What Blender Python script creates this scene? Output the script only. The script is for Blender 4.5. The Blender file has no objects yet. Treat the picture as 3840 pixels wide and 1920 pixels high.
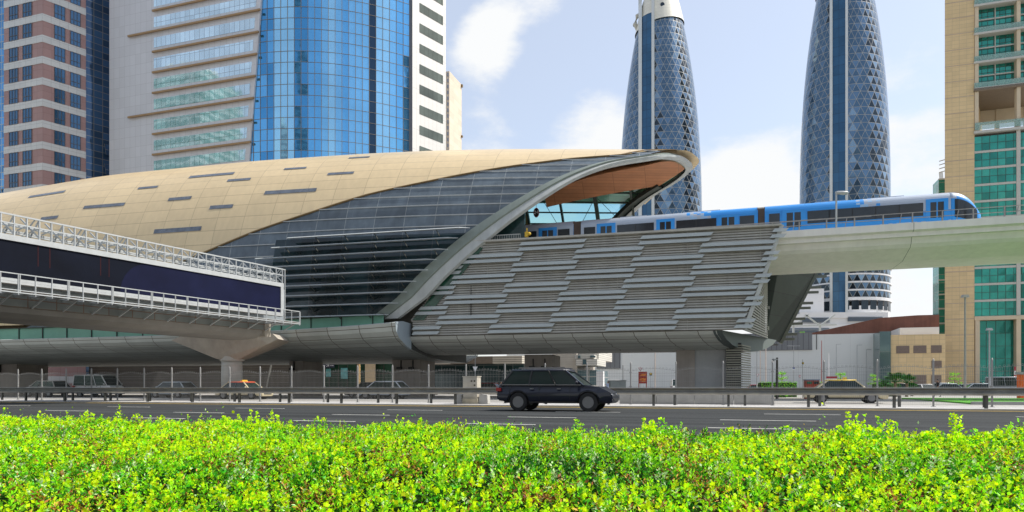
import bpy, bmesh, math, random
import numpy as np
from mathutils import Vector, Matrix
random.seed(7); rng = np.random.default_rng(11)
rad = math.radians
sc = bpy.context.scene
COL = sc.collection
# ---------------------------------------------------------------- camera
EYE = 1.0
cd = bpy.data.cameras.new("camera"); cam = bpy.data.objects.new("camera", cd); COL.objects.link(cam)
cam.location = (0, 0, EYE); cam.rotation_euler = (rad(90), 0, 0)
cd.lens = 24; cd.sensor_width = 36; cd.shift_y = (1453-960)/3840
cd.clip_start = 0.1; cd.clip_end = 5000
sc.camera = cam
FPX = 2560.0; HOR = 1453.0; CX = 1920.0
# ---------------------------------------------------------------- light
SUN_EL = 52; SUN_AZ = 82          # azimuth clockwise from +Y (view direction)
sx = math.cos(rad(SUN_EL))*math.sin(rad(SUN_AZ)); sy = math.cos(rad(SUN_EL))*math.cos(rad(SUN_AZ)); sz = math.sin(rad(SUN_EL))
ld = bpy.data.lights.new("sun", 'SUN'); ld.energy = 3.9; ld.angle = rad(0.5); ld.color = (1, .95, .87)
lo = bpy.data.objects.new("sun", ld); COL.objects.link(lo)
lo.rotation_euler = Vector((-sx, -sy, -sz)).to_track_quat('-Z', 'Y').to_euler()
sc.view_settings.view_transform = 'Standard'; sc.view_settings.look = 'None'
sc.view_settings.exposure = 0.55; sc.view_settings.gamma = 1
world = bpy.data.worlds.new("World"); sc.world = world; world.use_nodes = True
nt = world.node_tree; N = nt.nodes; L = nt.links; N.clear()
def wn(t, **k):
    n = N.new(t)
    for a, b in k.items(): setattr(n, a, b)
    return n
sky = wn('ShaderNodeTexSky', sky_type='NISHITA', sun_disc=False, sun_elevation=rad(SUN_EL), sun_rotation=rad(SUN_AZ), air_density=1.0, dust_density=1.6, ozone_density=1.6)
bg = wn('ShaderNodeBackground'); out = wn('ShaderNodeOutputWorld'); bg.inputs[1].default_value = 0.145
tc = wn('ShaderNodeTexCoord')
def wmath(op, a, b=None, c=None, clamp=False):
    n = N.new('ShaderNodeMath'); n.operation = op; n.use_clamp = clamp
    for i, v in enumerate((a, b, c)):
        if v is None: continue
        if isinstance(v, (int, float)): n.inputs[i].default_value = v
        else: L.new(v, n.inputs[i])
    return n.outputs[0]
mp = wn('ShaderNodeMapping'); mp.inputs['Scale'].default_value = (1, 1, 2.0); L.new(tc.outputs['Generated'], mp.inputs[0])
def wnoise(scale, det, rough):
    n = N.new('ShaderNodeTexNoise'); n.inputs['Scale'].default_value = scale; n.inputs['Detail'].default_value = det; n.inputs['Roughness'].default_value = rough
    L.new(mp.outputs[0], n.inputs[0]); return n.outputs[0]
n1 = wnoise(2.3, 9, .55); n2 = wnoise(9.0, 8, .62)
sep = wn('ShaderNodeSeparateXYZ'); L.new(tc.outputs['Generated'], sep.inputs[0])
low = wmath('MULTIPLY_ADD', sep.outputs[2], -2.1, 1.0, True)          # more cloud towards the horizon
base = wmath('MULTIPLY_ADD', n1, 1.25, -.62)
base = wmath('ADD', base, wmath('MULTIPLY', low, .80))
base = wmath('MULTIPLY_ADD', wmath('SUBTRACT', n2, .5), 1.15, base)
def blob(px, py, r, amt, cur):
    d = Vector(((px-CX)/FPX, 1, (HOR-py)/FPX)).normalized()
    vm = N.new('ShaderNodeVectorMath'); vm.operation = 'DISTANCE'; L.new(tc.outputs['Generated'], vm.inputs[0]); vm.inputs[1].default_value = d
    m = N.new('ShaderNodeMapRange'); m.interpolation_type = 'SMOOTHSTEP'
    L.new(vm.outputs['Value'], m.inputs[0]); m.inputs[1].default_value = r; m.inputs[2].default_value = r*.15; m.inputs[3].default_value = 0; m.inputs[4].default_value = amt
    return wmath('ADD', cur, m.outputs[0])
base = blob(1940, 40, .115, .62, base); base = blob(1800, 150, .07, .42, base)
base = blob(2800, 640, .12, .8, base); base = blob(2230, 480, .10, .75, base); base = blob(3450, 450, .2, .35, base)
base = blob(2150, 300, .13, -.45, base); base = blob(2760, 330, .17, -.55, base)
cm = N.new('ShaderNodeMapRange'); cm.interpolation_type = 'SMOOTHSTEP'; L.new(base, cm.inputs[0])
cm.inputs[1].default_value = .30; cm.inputs[2].default_value = .78; cm.inputs[3].default_value = .40; cm.inputs[4].default_value = 1
mix = wn('ShaderNodeMix', data_type='RGBA'); L.new(cm.outputs[0], mix.inputs[0]); L.new(sky.outputs[0], mix.inputs[6]); mix.inputs[7].default_value = (4.55, 4.62, 4.66, 1)
L.new(mix.outputs[2], bg.inputs[0]); L.new(bg.outputs[0], out.inputs[0])

# ---------------------------------------------------------------- frames
class Frame:
    def __init__(s, deg, org=(0, 0)):
        a = rad(deg); s.u = Vector((math.cos(a), -math.sin(a), 0)); s.v = Vector((math.sin(a), math.cos(a), 0)); s.o = Vector((org[0], org[1], 0)); s.deg = deg
    def __call__(s, u, v, z): return s.o + s.u*u + s.v*v + Vector((0, 0, z))
    def pix(s, px, py, v):                      # point of the plane v = const that the photo shows at a pixel
        r = Vector(((px-CX)/FPX, 1, (HOR-py)/FPX)); k = (v + s.v.dot(s.o))/s.v.dot(r); return r*k + Vector((0, 0, EYE))
    def uz(s, px, py, v):
        p = s.pix(px, py, v) - s.o; return s.u.dot(p), p.z
    def ru(s, px, v): return s.uz(px, HOR, v)[0]
    def depth(s, px, v): return s.pix(px, HOR, v).y
R = Frame(17.9); S = Frame(14.4)
W = Frame(0)
# ---------------------------------------------------------------- materials
MATS = {}
def mat(name, col, rough=.6, metal=0, var=.12, scale=3.0, bump=0.0, bscale=None, spec=None, stretch=None, trans=0, streak=0, alpha=None, coat=0):
    if name in MATS: return MATS[name]
    m = bpy.data.materials.new(name); m.use_nodes = True; t = m.node_tree; b = t.nodes['Principled BSDF']
    b.inputs['Roughness'].default_value = rough; b.inputs['Metallic'].default_value = metal
    if spec is not None: b.inputs['Specular IOR Level'].default_value = spec
    if coat: b.inputs['Coat Weight'].default_value = coat; b.inputs['Coat Roughness'].default_value = .05
    b.inputs['Base Color'].default_value = (*col, 1)
    tcn = t.nodes.new('ShaderNodeTexCoord'); mpn = t.nodes.new('ShaderNodeMapping'); t.links.new(tcn.outputs['Object'], mpn.inputs[0])
    if stretch: mpn.inputs['Scale'].default_value = stretch
    if var:
        nn = t.nodes.new('ShaderNodeTexNoise'); nn.inputs['Scale'].default_value = scale; nn.inputs['Detail'].default_value = 6; nn.inputs['Roughness'].default_value = .6
        t.links.new(mpn.outputs[0], nn.inputs[0])
        mr = t.nodes.new('ShaderNodeMapRange'); mr.inputs[1].default_value = .3; mr.inputs[2].default_value = .7; mr.inputs[3].default_value = 1-var; mr.inputs[4].default_value = 1+var
        t.links.new(nn.outputs[0], mr.inputs[0])
        mu = t.nodes.new('ShaderNodeMix'); mu.data_type = 'RGBA'; mu.blend_type = 'MULTIPLY'; mu.inputs[0].default_value = 1; mu.inputs[6].default_value = (*col, 1)
        t.links.new(mr.outputs[0], mu.inputs[7]); res = mu.outputs[2]
        if streak:
            m2 = t.nodes.new('ShaderNodeMapping'); m2.inputs['Scale'].default_value = (1, 1, .06); t.links.new(tcn.outputs['Object'], m2.inputs[0])
            ns = t.nodes.new('ShaderNodeTexNoise'); ns.inputs['Scale'].default_value = 2.2; ns.inputs['Detail'].default_value = 5; t.links.new(m2.outputs[0], ns.inputs[0])
            r2 = t.nodes.new('ShaderNodeMapRange'); r2.inputs[1].default_value = .35; r2.inputs[2].default_value = .75; r2.inputs[3].default_value = 1; r2.inputs[4].default_value = 1-streak
            t.links.new(ns.outputs[0], r2.inputs[0])
            m3 = t.nodes.new('ShaderNodeMix'); m3.data_type = 'RGBA'; m3.blend_type = 'MULTIPLY'; m3.inputs[0].default_value = 1
            t.links.new(res, m3.inputs[6]); t.links.new(r2.outputs[0], m3.inputs[7]); res = m3.outputs[2]
        t.links.new(res, b.inputs['Base Color'])
    if bump:
        nb = t.nodes.new('ShaderNodeTexNoise'); nb.inputs['Scale'].default_value = bscale or scale*4; nb.inputs['Detail'].default_value = 3
        t.links.new(mpn.outputs[0], nb.inputs[0]); bp = t.nodes.new('ShaderNodeBump'); bp.inputs['Strength'].default_value = bump; bp.inputs['Distance'].default_value = .1
        t.links.new(nb.outputs[0], bp.inputs['Height']); t.links.new(bp.outputs[0], b.inputs['Normal'])
    if alpha is not None: b.inputs['Alpha'].default_value = alpha
    MATS[name] = m; return m
def grid_mat(name, col, line, cw, ch, lw=.03, rough=.5, metal=0, var=.1, bump=.0, scale=.5, coat=0, pv=.08, offset=0.0, streak=0, lh=None):
    """panels with joints laid out in the mesh's UV (metres)"""
    if name in MATS: return MATS[name]
    m = mat(name, col, rough, metal, var, scale, bump, None, coat=coat, streak=streak); t = m.node_tree; b = t.nodes['Principled BSDF']
    uvn = t.nodes.new('ShaderNodeUVMap'); br = t.nodes.new('ShaderNodeTexBrick'); t.links.new(uvn.outputs[0], br.inputs[0])
    br.offset = offset; br.squash = 1; br.inputs['Scale'].default_value = 1; br.inputs['Mortar Size'].default_value = lw/2; br.inputs['Mortar Smooth'].default_value = .1
    br.inputs['Brick Width'].default_value = cw; br.inputs['Row Height'].default_value = ch
    br.inputs['Color1'].default_value = (1-pv,)*3+(1,); br.inputs['Color2'].default_value = (1+pv,)*3+(1,); br.inputs['Mortar'].default_value = (*[l/max(c, .001) for l, c in zip(line, col)], 1)
    old = b.inputs['Base Color'].links[0].from_socket
    mu = t.nodes.new('ShaderNodeMix'); mu.data_type = 'RGBA'; mu.blend_type = 'MULTIPLY'; mu.inputs[0].default_value = 1; mu.clamp_result = False
    t.links.new(old, mu.inputs[6]); t.links.new(br.outputs[0], mu.inputs[7]); t.links.new(mu.outputs[2], b.inputs['Base Color'])
    return m
# ---------------------------------------------------------------- mesh builder
class MB:
    def __init__(s): s.v = []; s.f = []; s.m = []; s.uv = []; s.sm = False
    def add(s, vs, fs, mi=0, uvs=None):
        o = len(s.v); s.v += [tuple(p) for p in vs]
        for k, f in enumerate(fs):
            s.f.append(tuple(o+i for i in f)); s.m.append(mi)
            s.uv.append(uvs[k] if uvs else None)
        return s
    def quad(s, a, b, c, d, mi=0, uv=None):
        if uv is None:
            a, b, c, d = map(Vector, (a, b, c, d)); w = (b-a).length; h = (d-a).length; uv = [(0, 0), (w, 0), (w, h), (0, h)]
        return s.add([a, b, c, d], [(0, 1, 2, 3)], mi, [uv])
    def hexa(s, p, mi=0):                       # 8 points: bottom ring 0-3, top ring 4-7
        fs = [(0, 3, 2, 1), (4, 5, 6, 7), (0, 1, 5, 4), (1, 2, 6, 5), (2, 3, 7, 6), (3, 0, 4, 7)]
        P = [Vector(q) for q in p]; uvs = []
        for f in fs:
            a, b, c, d = [P[i] for i in f]; w = (b-a).length; h = (c-b).length; uvs.append([(0, 0), (w, 0), (w, h), (0, h)])
        return s.add(p, fs, mi, uvs)
    def box(s, F, u0, u1, v0, v1, z0, z1, mi=0):
        return s.hexa([F(u0, v0, z0), F(u1, v0, z0), F(u1, v1, z0), F(u0, v1, z0), F(u0, v0, z1), F(u1, v0, z1), F(u1, v1, z1), F(u0, v1, z1)], mi)
    def bar(s, a, b, w, h=None, up=(0, 0, 1), mi=0):
        a = Vector(a); b = Vector(b); h = h or w; d = (b-a).normalized(); up = Vector(up)
        x = d.cross(up)
        if x.length < 1e-4: x = d.cross(Vector((1, 0, 0)))
        x.normalize(); y = x.cross(d).normalized(); x *= w/2; y *= h/2
        return s.hexa([a-x-y, a+x-y, b+x-y, b-x-y, a-x+y, a+x+y, b+x+y, b-x+y], mi)
    def tube(s, pts, r, n=8, mi=0, cap=True):
        pts = [Vector(p) for p in pts]; rs = r if isinstance(r, (list, tuple)) else [r]*len(pts); o = len(s.v)
        for i, p in enumerate(pts):
            d = (pts[min(i+1, len(pts)-1)] - pts[max(i-1, 0)]).normalized()
            x = d.cross(Vector((0, 0, 1)));
            if x.length < 1e-3: x = Vector((1, 0, 0))
            x.normalize(); y = d.cross(x)
            for k in range(n):
                a = 2*math.pi*k/n; s.v.append(tuple(p + x*rs[i]*math.cos(a) + y*rs[i]*math.sin(a)))
        for i in range(len(pts)-1):
            for k in range(n):
                s.f.append((o+i*n+k, o+i*n+(k+1) % n, o+(i+1)*n+(k+1) % n, o+(i+1)*n+k)); s.m.append(mi); s.uv.append(None)
        if cap:
            s.f.append(tuple(o+k for k in range(n))[::-1]); s.m.append(mi); s.uv.append(None)
            s.f.append(tuple(o+(len(pts)-1)*n+k for k in range(n))); s.m.append(mi); s.uv.append(None)
        return s
    def loft(s, rings, mi=0, closed=True, cap=False, uvs=None):
        n = len(rings[0]); o = len(s.v)
        for r_ in rings: s.v += [tuple(p) for p in r_]
        for i in range(len(rings)-1):
            for k in range(n if closed else n-1):
                k2 = (k+1) % n; s.f.append((o+i*n+k, o+i*n+k2, o+(i+1)*n+k2, o+(i+1)*n+k)); s.m.append(mi)
                s.uv.append([uvs[i][k], uvs[i][k2], uvs[i+1][k2], uvs[i+1][k]] if uvs else None)
        if cap:
            s.f.append(tuple(o+k for k in range(n))[::-1]); s.m.append(mi); s.uv.append(None)
            s.f.append(tuple(o+(len(rings)-1)*n+k for k in range(n))); s.m.append(mi); s.uv.append(None)
        return s
    def prism(s, poly, F, v0, v1, mi=0):        # poly of (u, z), extruded along v
        n = len(poly); o = len(s.v); s.v += [tuple(F(u, v0, z)) for u, z in poly] + [tuple(F(u, v1, z)) for u, z in poly]
        uv = [tuple(p) for p in poly]
        s.f.append(tuple(o+i for i in range(n))); s.m.append(mi); s.uv.append(uv)
        s.f.append(tuple(o+n+i for i in range(n))[::-1]); s.m.append(mi); s.uv.append(uv[::-1])
        for i in range(n):
            j = (i+1) % n; s.f.append((o+i, o+n+i, o+n+j, o+j)); s.m.append(mi); s.uv.append(None)
        return s
    def plan(s, poly, z0, z1, mi=0):            # poly of world (x, y)
        n = len(poly); o = len(s.v); s.v += [(p[0], p[1], z0) for p in poly]+[(p[0], p[1], z1) for p in poly]
        s.f.append(tuple(o+i for i in range(n))[::-1]); s.f.append(tuple(o+n+i for i in range(n))); s.m += [mi, mi]; s.uv += [None, None]
        run = 0
        for i in range(n):
            j = (i+1) % n; w = math.dist(poly[i][:2], poly[j][:2]); s.f.append((o+i, o+j, o+n+j, o+n+i)); s.m.append(mi); s.uv.append([(run, z0), (run+w, z0), (run+w, z1), (run, z1)]); run += w
        return s
    def lathe(s, prof, c=(0, 0, 0), n=16, mi=0, sx=1, sy=1):
        rings = [[(c[0]+r*sx*math.cos(2*math.pi*k/n), c[1]+r*sy*math.sin(2*math.pi*k/n), c[2]+z) for k in range(n)] for r, z in prof]
        return s.loft(rings, mi, True, True)
    def ball(s, c, r, n=8, m=5, mi=0, sq=(1, 1, 1)):
        prof = [(max(math.sin(math.pi*i/m), .02), -math.cos(math.pi*i/m)) for i in range(m+1)]
        rings = [[(c[0]+r*q*sq[0]*math.cos(2*math.pi*k/n), c[1]+r*q*sq[1]*math.sin(2*math.pi*k/n), c[2]+r*z*sq[2]) for k in range(n)] for q, z in prof]
        return s.loft(rings, mi, True, True)
    def build(s, name, mats, parent=None, smooth=False, label=None, local=False, bevel=0):
        me = bpy.data.meshes.new(name); off = Vector((0, 0, 0)) if (parent is None or local) else root_loc(parent)
        me.from_pydata([(p[0]-off.x, p[1]-off.y, p[2]-off.z) for p in s.v], [], s.f)
        if not isinstance(mats, (list, tuple)): mats = [mats]
        for q in mats: me.materials.append(q)
        me.polygons.foreach_set('material_index', s.m)
        if any(s.uv):
            ul = me.uv_layers.new(name='UVMap'); k = 0; data = []
            for f, uv in zip(s.f, s.uv):
                data += [c for t_ in (uv if uv else [(0.5, 0.5)]*len(f)) for c in t_]
            ul.data.foreach_set('uv', data)
        if smooth: me.polygons.foreach_set('use_smooth', [True]*len(me.polygons))
        me.update()
        bm = bmesh.new(); bm.from_mesh(me)
        if bevel:
            bmesh.ops.remove_doubles(bm, verts=bm.verts, dist=1e-4)
            bmesh.ops.recalc_face_normals(bm, faces=bm.faces)
            es = [e for e in bm.edges if len(e.link_faces) == 2 and e.calc_face_angle(0) > .5]
            bmesh.ops.bevel(bm, geom=es, offset=bevel, segments=2, affect='EDGES', clamp_overlap=True)
            for f in bm.faces: f.smooth = True
            for e in bm.edges:
                if len(e.link_faces) == 2 and e.calc_face_angle(0) > .6: e.smooth = False
        else: bmesh.ops.recalc_face_normals(bm, faces=bm.faces)
        bm.to_mesh(me); bm.free()
        o = bpy.data.objects.new(name, me); COL.objects.link(o)
        if parent is not None: o.parent = parent
        if label: o['label'] = label
        return o
def root_loc(o):
    l = Vector((0, 0, 0))
    while o is not None: l += Vector(o.location); o = o.parent
    return l
def tag(o, label=None, cat=None, group=None, kind=None):
    if label: o['label'] = label
    if cat: o['category'] = cat
    if group: o['group'] = group
    if kind: o['kind'] = kind
    return o
def thing(name, loc, label, cat, group=None, rz=0):
    o = bpy.data.objects.new(name, None); COL.objects.link(o); o.location = loc; o.rotation_euler = (0, 0, rz); o.empty_display_size = .3
    return tag(o, label, cat, group)
def copy_tree(o, parent=None, loc=None, rz=None, label=None):
    c = o.copy(); COL.objects.link(c)
    if parent is not None: c.parent = parent; c.matrix_parent_inverse = o.matrix_parent_inverse.copy()
    if loc is not None: c.location = loc
    if rz is not None: c.rotation_euler = (0, 0, rz)
    if label: c['label'] = label
    for ch in list(o.children): copy_tree(ch, c)
    return c
def structure(mb, name, m, **k):
    return tag(mb.build(name, m, **k), kind='structure')
def textmesh(txt, size, M, mb=None, mi=0, align='CENTER', ext=.01):
    cu = bpy.data.curves.new('t', 'FONT'); cu.body = txt; cu.size = size; cu.align_x = align; cu.align_y = 'CENTER'; cu.extrude = ext; cu.resolution_u = 3
    o = bpy.data.objects.new('t', cu); COL.objects.link(o); dg = bpy.context.evaluated_depsgraph_get(); me = bpy.data.meshes.new_from_object(o.evaluated_get(dg))
    vs = [M @ v.co for v in me.vertices]; fs = [tuple(p.vertices) for p in me.polygons]
    bpy.data.objects.remove(o); bpy.data.curves.remove(cu); bpy.data.meshes.remove(me)
    mb = mb or MB(); mb.add(vs, fs, mi); return mb
def faceM(F, u, v, z):                          # text plane facing the camera on frame F
    Mx = Matrix.Identity(4); Mx.col[0][:3] = F.u; Mx.col[1][:3] = (0, 0, 1); Mx.col[2][:3] = -F.v; Mx.col[3][:3] = F(u, v, z); return Mx
def interp(x, xs, ys):
    return float(np.interp(x, xs, ys))
# ================================================================ GROUND
m_ground = mat('sandy_paving', (.33, .31, .28), .9, var=.15, scale=.6, bump=.1, bscale=8)
m_asph = mat('asphalt', (.040, .043, .044), .9, spec=.12, var=.38, scale=.9, bump=.25, bscale=60, stretch=(.06, 1, 1))
m_asph2 = mat('worn_asphalt', (.30, .29, .27), .8, var=.15, scale=.7, bump=.2, bscale=50, stretch=(.12, 1, 1))
m_wline = mat('white_road_paint', (.62, .61, .56), .7, var=.2, scale=5)
m_yline = mat('yellow_road_paint', (.78, .50, .04), .7, var=.2, scale=4)
m_conc = mat('pale_concrete', (.42, .41, .38), .85, var=.12, scale=1.5, bump=.1, bscale=20, streak=.12)
m_grass = mat('lawn', (.09, .38, .015), .9, var=.25, scale=3, bump=.6, bscale=60)
b_ = MB(); b_.quad((-3000, -1200, 0), (3000, -1200, 0), (3000, 4000, 0), (-3000, 4000, 0)); structure(b_, 'ground', m_ground)
m_paver = grid_mat('verge_pavers', (.47, .46, .45), (.3, .29, .28), .4, .2, lw=.02, rough=.85, var=.12, scale=2, offset=.5)
def rsheet(F, u0, u1, v0, v1, z, th=.2):
    b = MB(); b.box(F, u0, u1, v0, v1, z-th, z); return b
def local_frame(o, deg): pass
U0, U1 = -140, 90
road = rsheet(R, U0, U1, 11.2, 32.25, .05); ro = structure(road, 'main_road', m_asph)
b = MB()
b.box(R, U0, U1, 31.78, 31.98, .05, .056); structure(b, 'yellow_edge_line', m_yline)
b = MB()
for v, spans in ((26.0, [(-60, 110), (404, 560), (884, 1065), (1452, 1657), (2084, 2325), (2865, 3152), (3810, 4150)]),
                 (20.9, [(172, 330), (653, 838), (1247, 1459), (1905, 2160), (2700, 3060), (3840, 4300)]),
                 (16.7, [(-160, 30), (500, 690), (1100, 1330), (1745, 2007), (2655, 2987), (3769, 4200)])):
    for a, c in spans: b.box(R, R.ru(a, v), R.ru(c, v), v-.06, v+.06, .05, .056)
structure(b, 'lane_markings', m_wline)
b = rsheet(R, U0, U1, 32.25, 36.3, .13); structure(b, 'verge', m_paver)
b = MB(); b.box(R, U0, U1, 32.1, 32.25, .0, .125); structure(b, 'kerb', m_conc)
b = rsheet(R, U0, U1, 37.2, 62, .03); structure(b, 'service_road', m_asph2)
b = MB(); b.plan([R(R.ru(3380, 66), 66, 0), R(R.ru(3640, 45.5), 45.5, 0), R(60, 44.5, 0), R(66, 66, 0)], 0, .12); 
g = structure(b, 'lawn', m_grass)
b = MB(); p = [R(R.ru(3640, 45.5), 45.2, 0), R(60, 44.2, 0), R(60, 44.5, 0), R(R.ru(3640, 45.5), 45.5, 0)]; b.plan(p, 0, .2); structure(b, 'lawn_kerb', m_conc)
b = rsheet(R, -60, 80, 66.2, 100, .035); structure(b, 'car_park', m_asph2)

# ================================================================ GUARDRAILS AND FENCE
m_galv = mat('galvanised_steel', (.31, .31, .285), .5, .35, var=.15, scale=2, streak=.15)
m_galv2 = mat('dull_galvanised_post', (.12, .12, .11), .5, .6, var=.2, scale=3)
def guardrail(v, upx, name_label, face, step):
    zt = EYE-.005; H = .33
    # W profile seen from the road
    prof = [(.02, zt), (-.085, zt-.004), (-.095, zt-.035), (-.03, zt-.07), (.03, zt-.10), (.03, zt-.165), (-.03, zt-.20), (-.10, zt-.235), (-.10, zt-.275), (-.03, zt-.325), (.02, zt-.335)]
    u0, u1 = -75, 40
    t = thing('guardrail', R(-20, v, .13), name_label, 'guardrail')
    b = MB(); b.loft([[R(u, v+q*face-.09*face, z) for q, z in prof] for u in (u0, u1)], closed=False)
    b.loft([[R(u, v+(q+.004)*face-.09*face, z) for q, z in prof] for u in (u0, u1)], closed=False)
    b.build('beam', m_galv, t)
    us = [R.ru(x, v) for x in upx]; 
    for u in us:
        p = MB(); w = .055
        p.box(R, u-w, u+w, v-.035, v-.03, .1, zt-.06); p.box(R, u-.004, u+.004, v-.03, v+.07, .1, zt-.06); p.box(R, u-w, u+w, v+.07, v+.076, .1, zt-.06)
        p.box(R, u-.06, u+.06, v-.055*1, v-.035, zt-.26, zt-.07)
        p.build('post', m_galv2, t)
        q = MB()
        for du in (-.16, -.05, .05, .16):
            for zz in (zt-.06, zt-.285): q.ball(R(u+du, v-.146*face if face > 0 else v+.146, zz), .014, 5, 3)
        q.build('bolts', m_galv2, t)
    return t
xs = []
x = 3699.0; u_a = R.ru(3353.6, 32.8); u_b = R.ru(3032, 32.8); u_c = R.ru(3699, 32.8)
step = (u_c-u_b)/2
guardrail(32.8, [*[CX + FPX*(R(u_c-k*step, 32.8, 0).x/R(u_c-k*step, 32.8, 0).y) for k in range(-1, 19)]], 'long steel guardrail along the near edge of the white paved verge', 1, step)
v2 = 34.5; uu0 = R.ru(3373, v2); uu1 = R.ru(3074, v2); st = uu0-uu1
guardrail(v2, [*[CX + FPX*(R(uu0-k*st, v2, 0).x/R(uu0-k*st, v2, 0).y) for k in range(-1, 20)]], 'second steel guardrail just in front of the mesh fence', -1, st)
# fence
VF = 35.5; fh = 2.08
f3 = R.ru(3089, VF); f1 = R.ru(3720, VF); fs = (f1-f3)/3
fence = thing('mesh_fence', R(-15, VF, .13), 'pale grey welded mesh fence with arched scroll tops between the two roads', 'fence')
m_fence = mat('fence_paint', (.31, .31, .30), .5, .3, var=.1, scale=3)
def panel_mesh():
    b = MB(); Wd = fs-.09
    def ztop(x): return 1.72 + .12*math.sin(math.pi*x/Wd)
    n = int(Wd/.085)
    for i in range(1, n):
        x = Wd*i/n; b.bar((x, 0, .08), (x, 0, ztop(x)), .0052)
    for z in (.10, .32, .62, .90, 1.18, 1.46, 1.60):
        b.bar((0, .006, z), (Wd, .006, z), .008)
    pts = [(Wd*i/14, 0, ztop(Wd*i/14)) for i in range(15)]
    for i in range(14): b.bar(pts[i], pts[i+1], .012)
    k = 13
    for i in range(k):
        x = Wd*(i+.5)/k; z = ztop(x)+.05
        ring = [(x+.042*math.cos(a), 0, z+.042*math.sin(a)) for a in [2*math.pi*j/7 for j in range(8)]]
        for j in range(7): b.bar(ring[j], ring[j+1], .008)
    return b
pan = None
for k in range(-2, 28):
    u = f1 - k*fs
    loc = R(u, VF, .13)
    if pan is None:
        pan = panel_mesh().build('fence_panel', m_fence, fence, local=True); o = pan
        pb = MB(); pb.bar((0, 0, 0), (0, 0, fh), .07); pb.lathe([(.045, 0), (.045, .02), (.03, .04), (.038, .075), (.012, .105)], (0, 0, fh), 8)
        for z in (1.62, .9, .3): pb.box(W, -.07, .07, -.02, .02, z, z+.04)
        pb.bar((0, 0, .0), (0, 0, .015), .16)
        pst = pb.build('fence_post', m_fence, fence, local=True); q = pst
    else:
        o = pan.copy(); COL.objects.link(o); q = pst.copy(); COL.objects.link(q)
    o.parent = fence; q.parent = fence
    o.location = loc + R.u*.045 - root_loc(fence); o.rotation_euler = (0, 0, -rad(R.deg))
    q.location = loc - root_loc(fence); q.rotation_euler = (0, 0, -rad(R.deg))
# low concrete wall beyond the fence
b = MB(); a0 = R.ru(2325, 36.6); a1 = R.ru(2905, 36.6)
for i in range(4):
    u0 = a0+(a1-a0)*i/4; u1 = a0+(a1-a0)*(i+1)/4-.02
    b.prism([(u0, 0), (u1, 0), (u1, .62), (u0, .62)], R, 36.45, 36.7)
tag(b.build('low_wall', m_conc), 'low pale concrete wall behind the fence, right of the dark moving car', 'wall')
# cabinet
cab = thing('utility_cabinet', R(R.ru(1770, 33.9), 33.9, .13), 'beige metal electrical cabinet on concrete plinth beside the guardrail', 'cabinet')
m_cab = mat('beige_cabinet_paint', (.50, .46, .38), .6, var=.1, scale=3, streak=.2)
u0, z0 = R.uz(1736, 1413, 33.6); u1, _ = R.uz(1789, 1413, 33.6)
ub = u1; zt = R.uz(1736, 1413, 33.6)[1]
b = MB(); b.box(R, u0, u1, 33.6, 34.15, .42, zt); b.box(R, u0-.03, u1+.03, 33.57, 34.18, zt, zt+.04); b.build('housing', m_cab, cab)
b = MB(); b.box(R, u0+.02, u1-.02, 33.585, 33.6, .5, zt-.05); b.build('door', m_cab, cab)
b = MB()
for dx, dz in ((.42, -.18), (.58, -.18), (.58, -.4)): b.box(R, u0+dx*(u1-u0)/.75, u0+dx*(u1-u0)/.75+.09, 33.578, 33.585, zt+dz-.09, zt+dz)
b.build('meter_window', mat('dark_meter', (.06, .05, .03), .3), cab)
b = MB(); b.box(R, u0-.0, u1+.05, 33.5, 34.2, .13, .42); b.build('plinth', mat('tan_concrete', (.40, .36, .27), .9, var=.15), cab)
for i, (xa, xb) in enumerate(((1706, 1734), (1795, 1830))):
    b = MB(); ua = R.ru(xa, 33.7); uc = R.ru(xb, 33.7); b.prism([(ua-.02, .13), (uc, .13), (uc-.03, .62), (ua+.05, .66)], R, 33.65, 34.1)
    tag(b.build('concrete_block', m_conc, bevel=.02), ['tapered concrete block touching the left of the beige cabinet', 'concrete block touching the right of the beige cabinet'][i], 'block')

# ================================================================ FOOTBRIDGE AND BILLBOARD
B = Frame(-(90-27.5))                            # u runs along the bridge away from the camera, v to its left
# u axis = (cos a, -sin a) with a=-62.5 deg
P_end = Vector(((1060-CX)/FPX*52.5, 52.5, 0)); B.o = P_end
m_white = mat('white_frame_steel', (.46, .48, .48), .5, .1, var=.08, scale=2, streak=.1)
m_screen = mat('dark_led_screen', (.004, .006, .014), .5, 0, var=.5, scale=.25, spec=.12)
m_screen2 = mat('blue_led_panel', (.007, .009, .032), .5, 0, var=.3, scale=.4, spec=.12)
m_tile = grid_mat('bridge_fascia_panels', (.19, .205, .19), (.16, .08, .04), 1.5, .45, lw=.05, rough=.6, var=.15, scale=.7)
m_beige = mat('warm_concrete', (.40, .36, .30), .85, var=.12, scale=.8, bump=.08, bscale=15, streak=.15)
m_pier = mat('pier_concrete', (.50, .49, .45), .8, var=.08, scale=.8, bump=.05, streak=.12)
LB = -46.0
fb = thing('footbridge', B(-4, 3, 0), 'enclosed pedestrian bridge crossing the road towards the station, left side', 'bridge')
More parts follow.
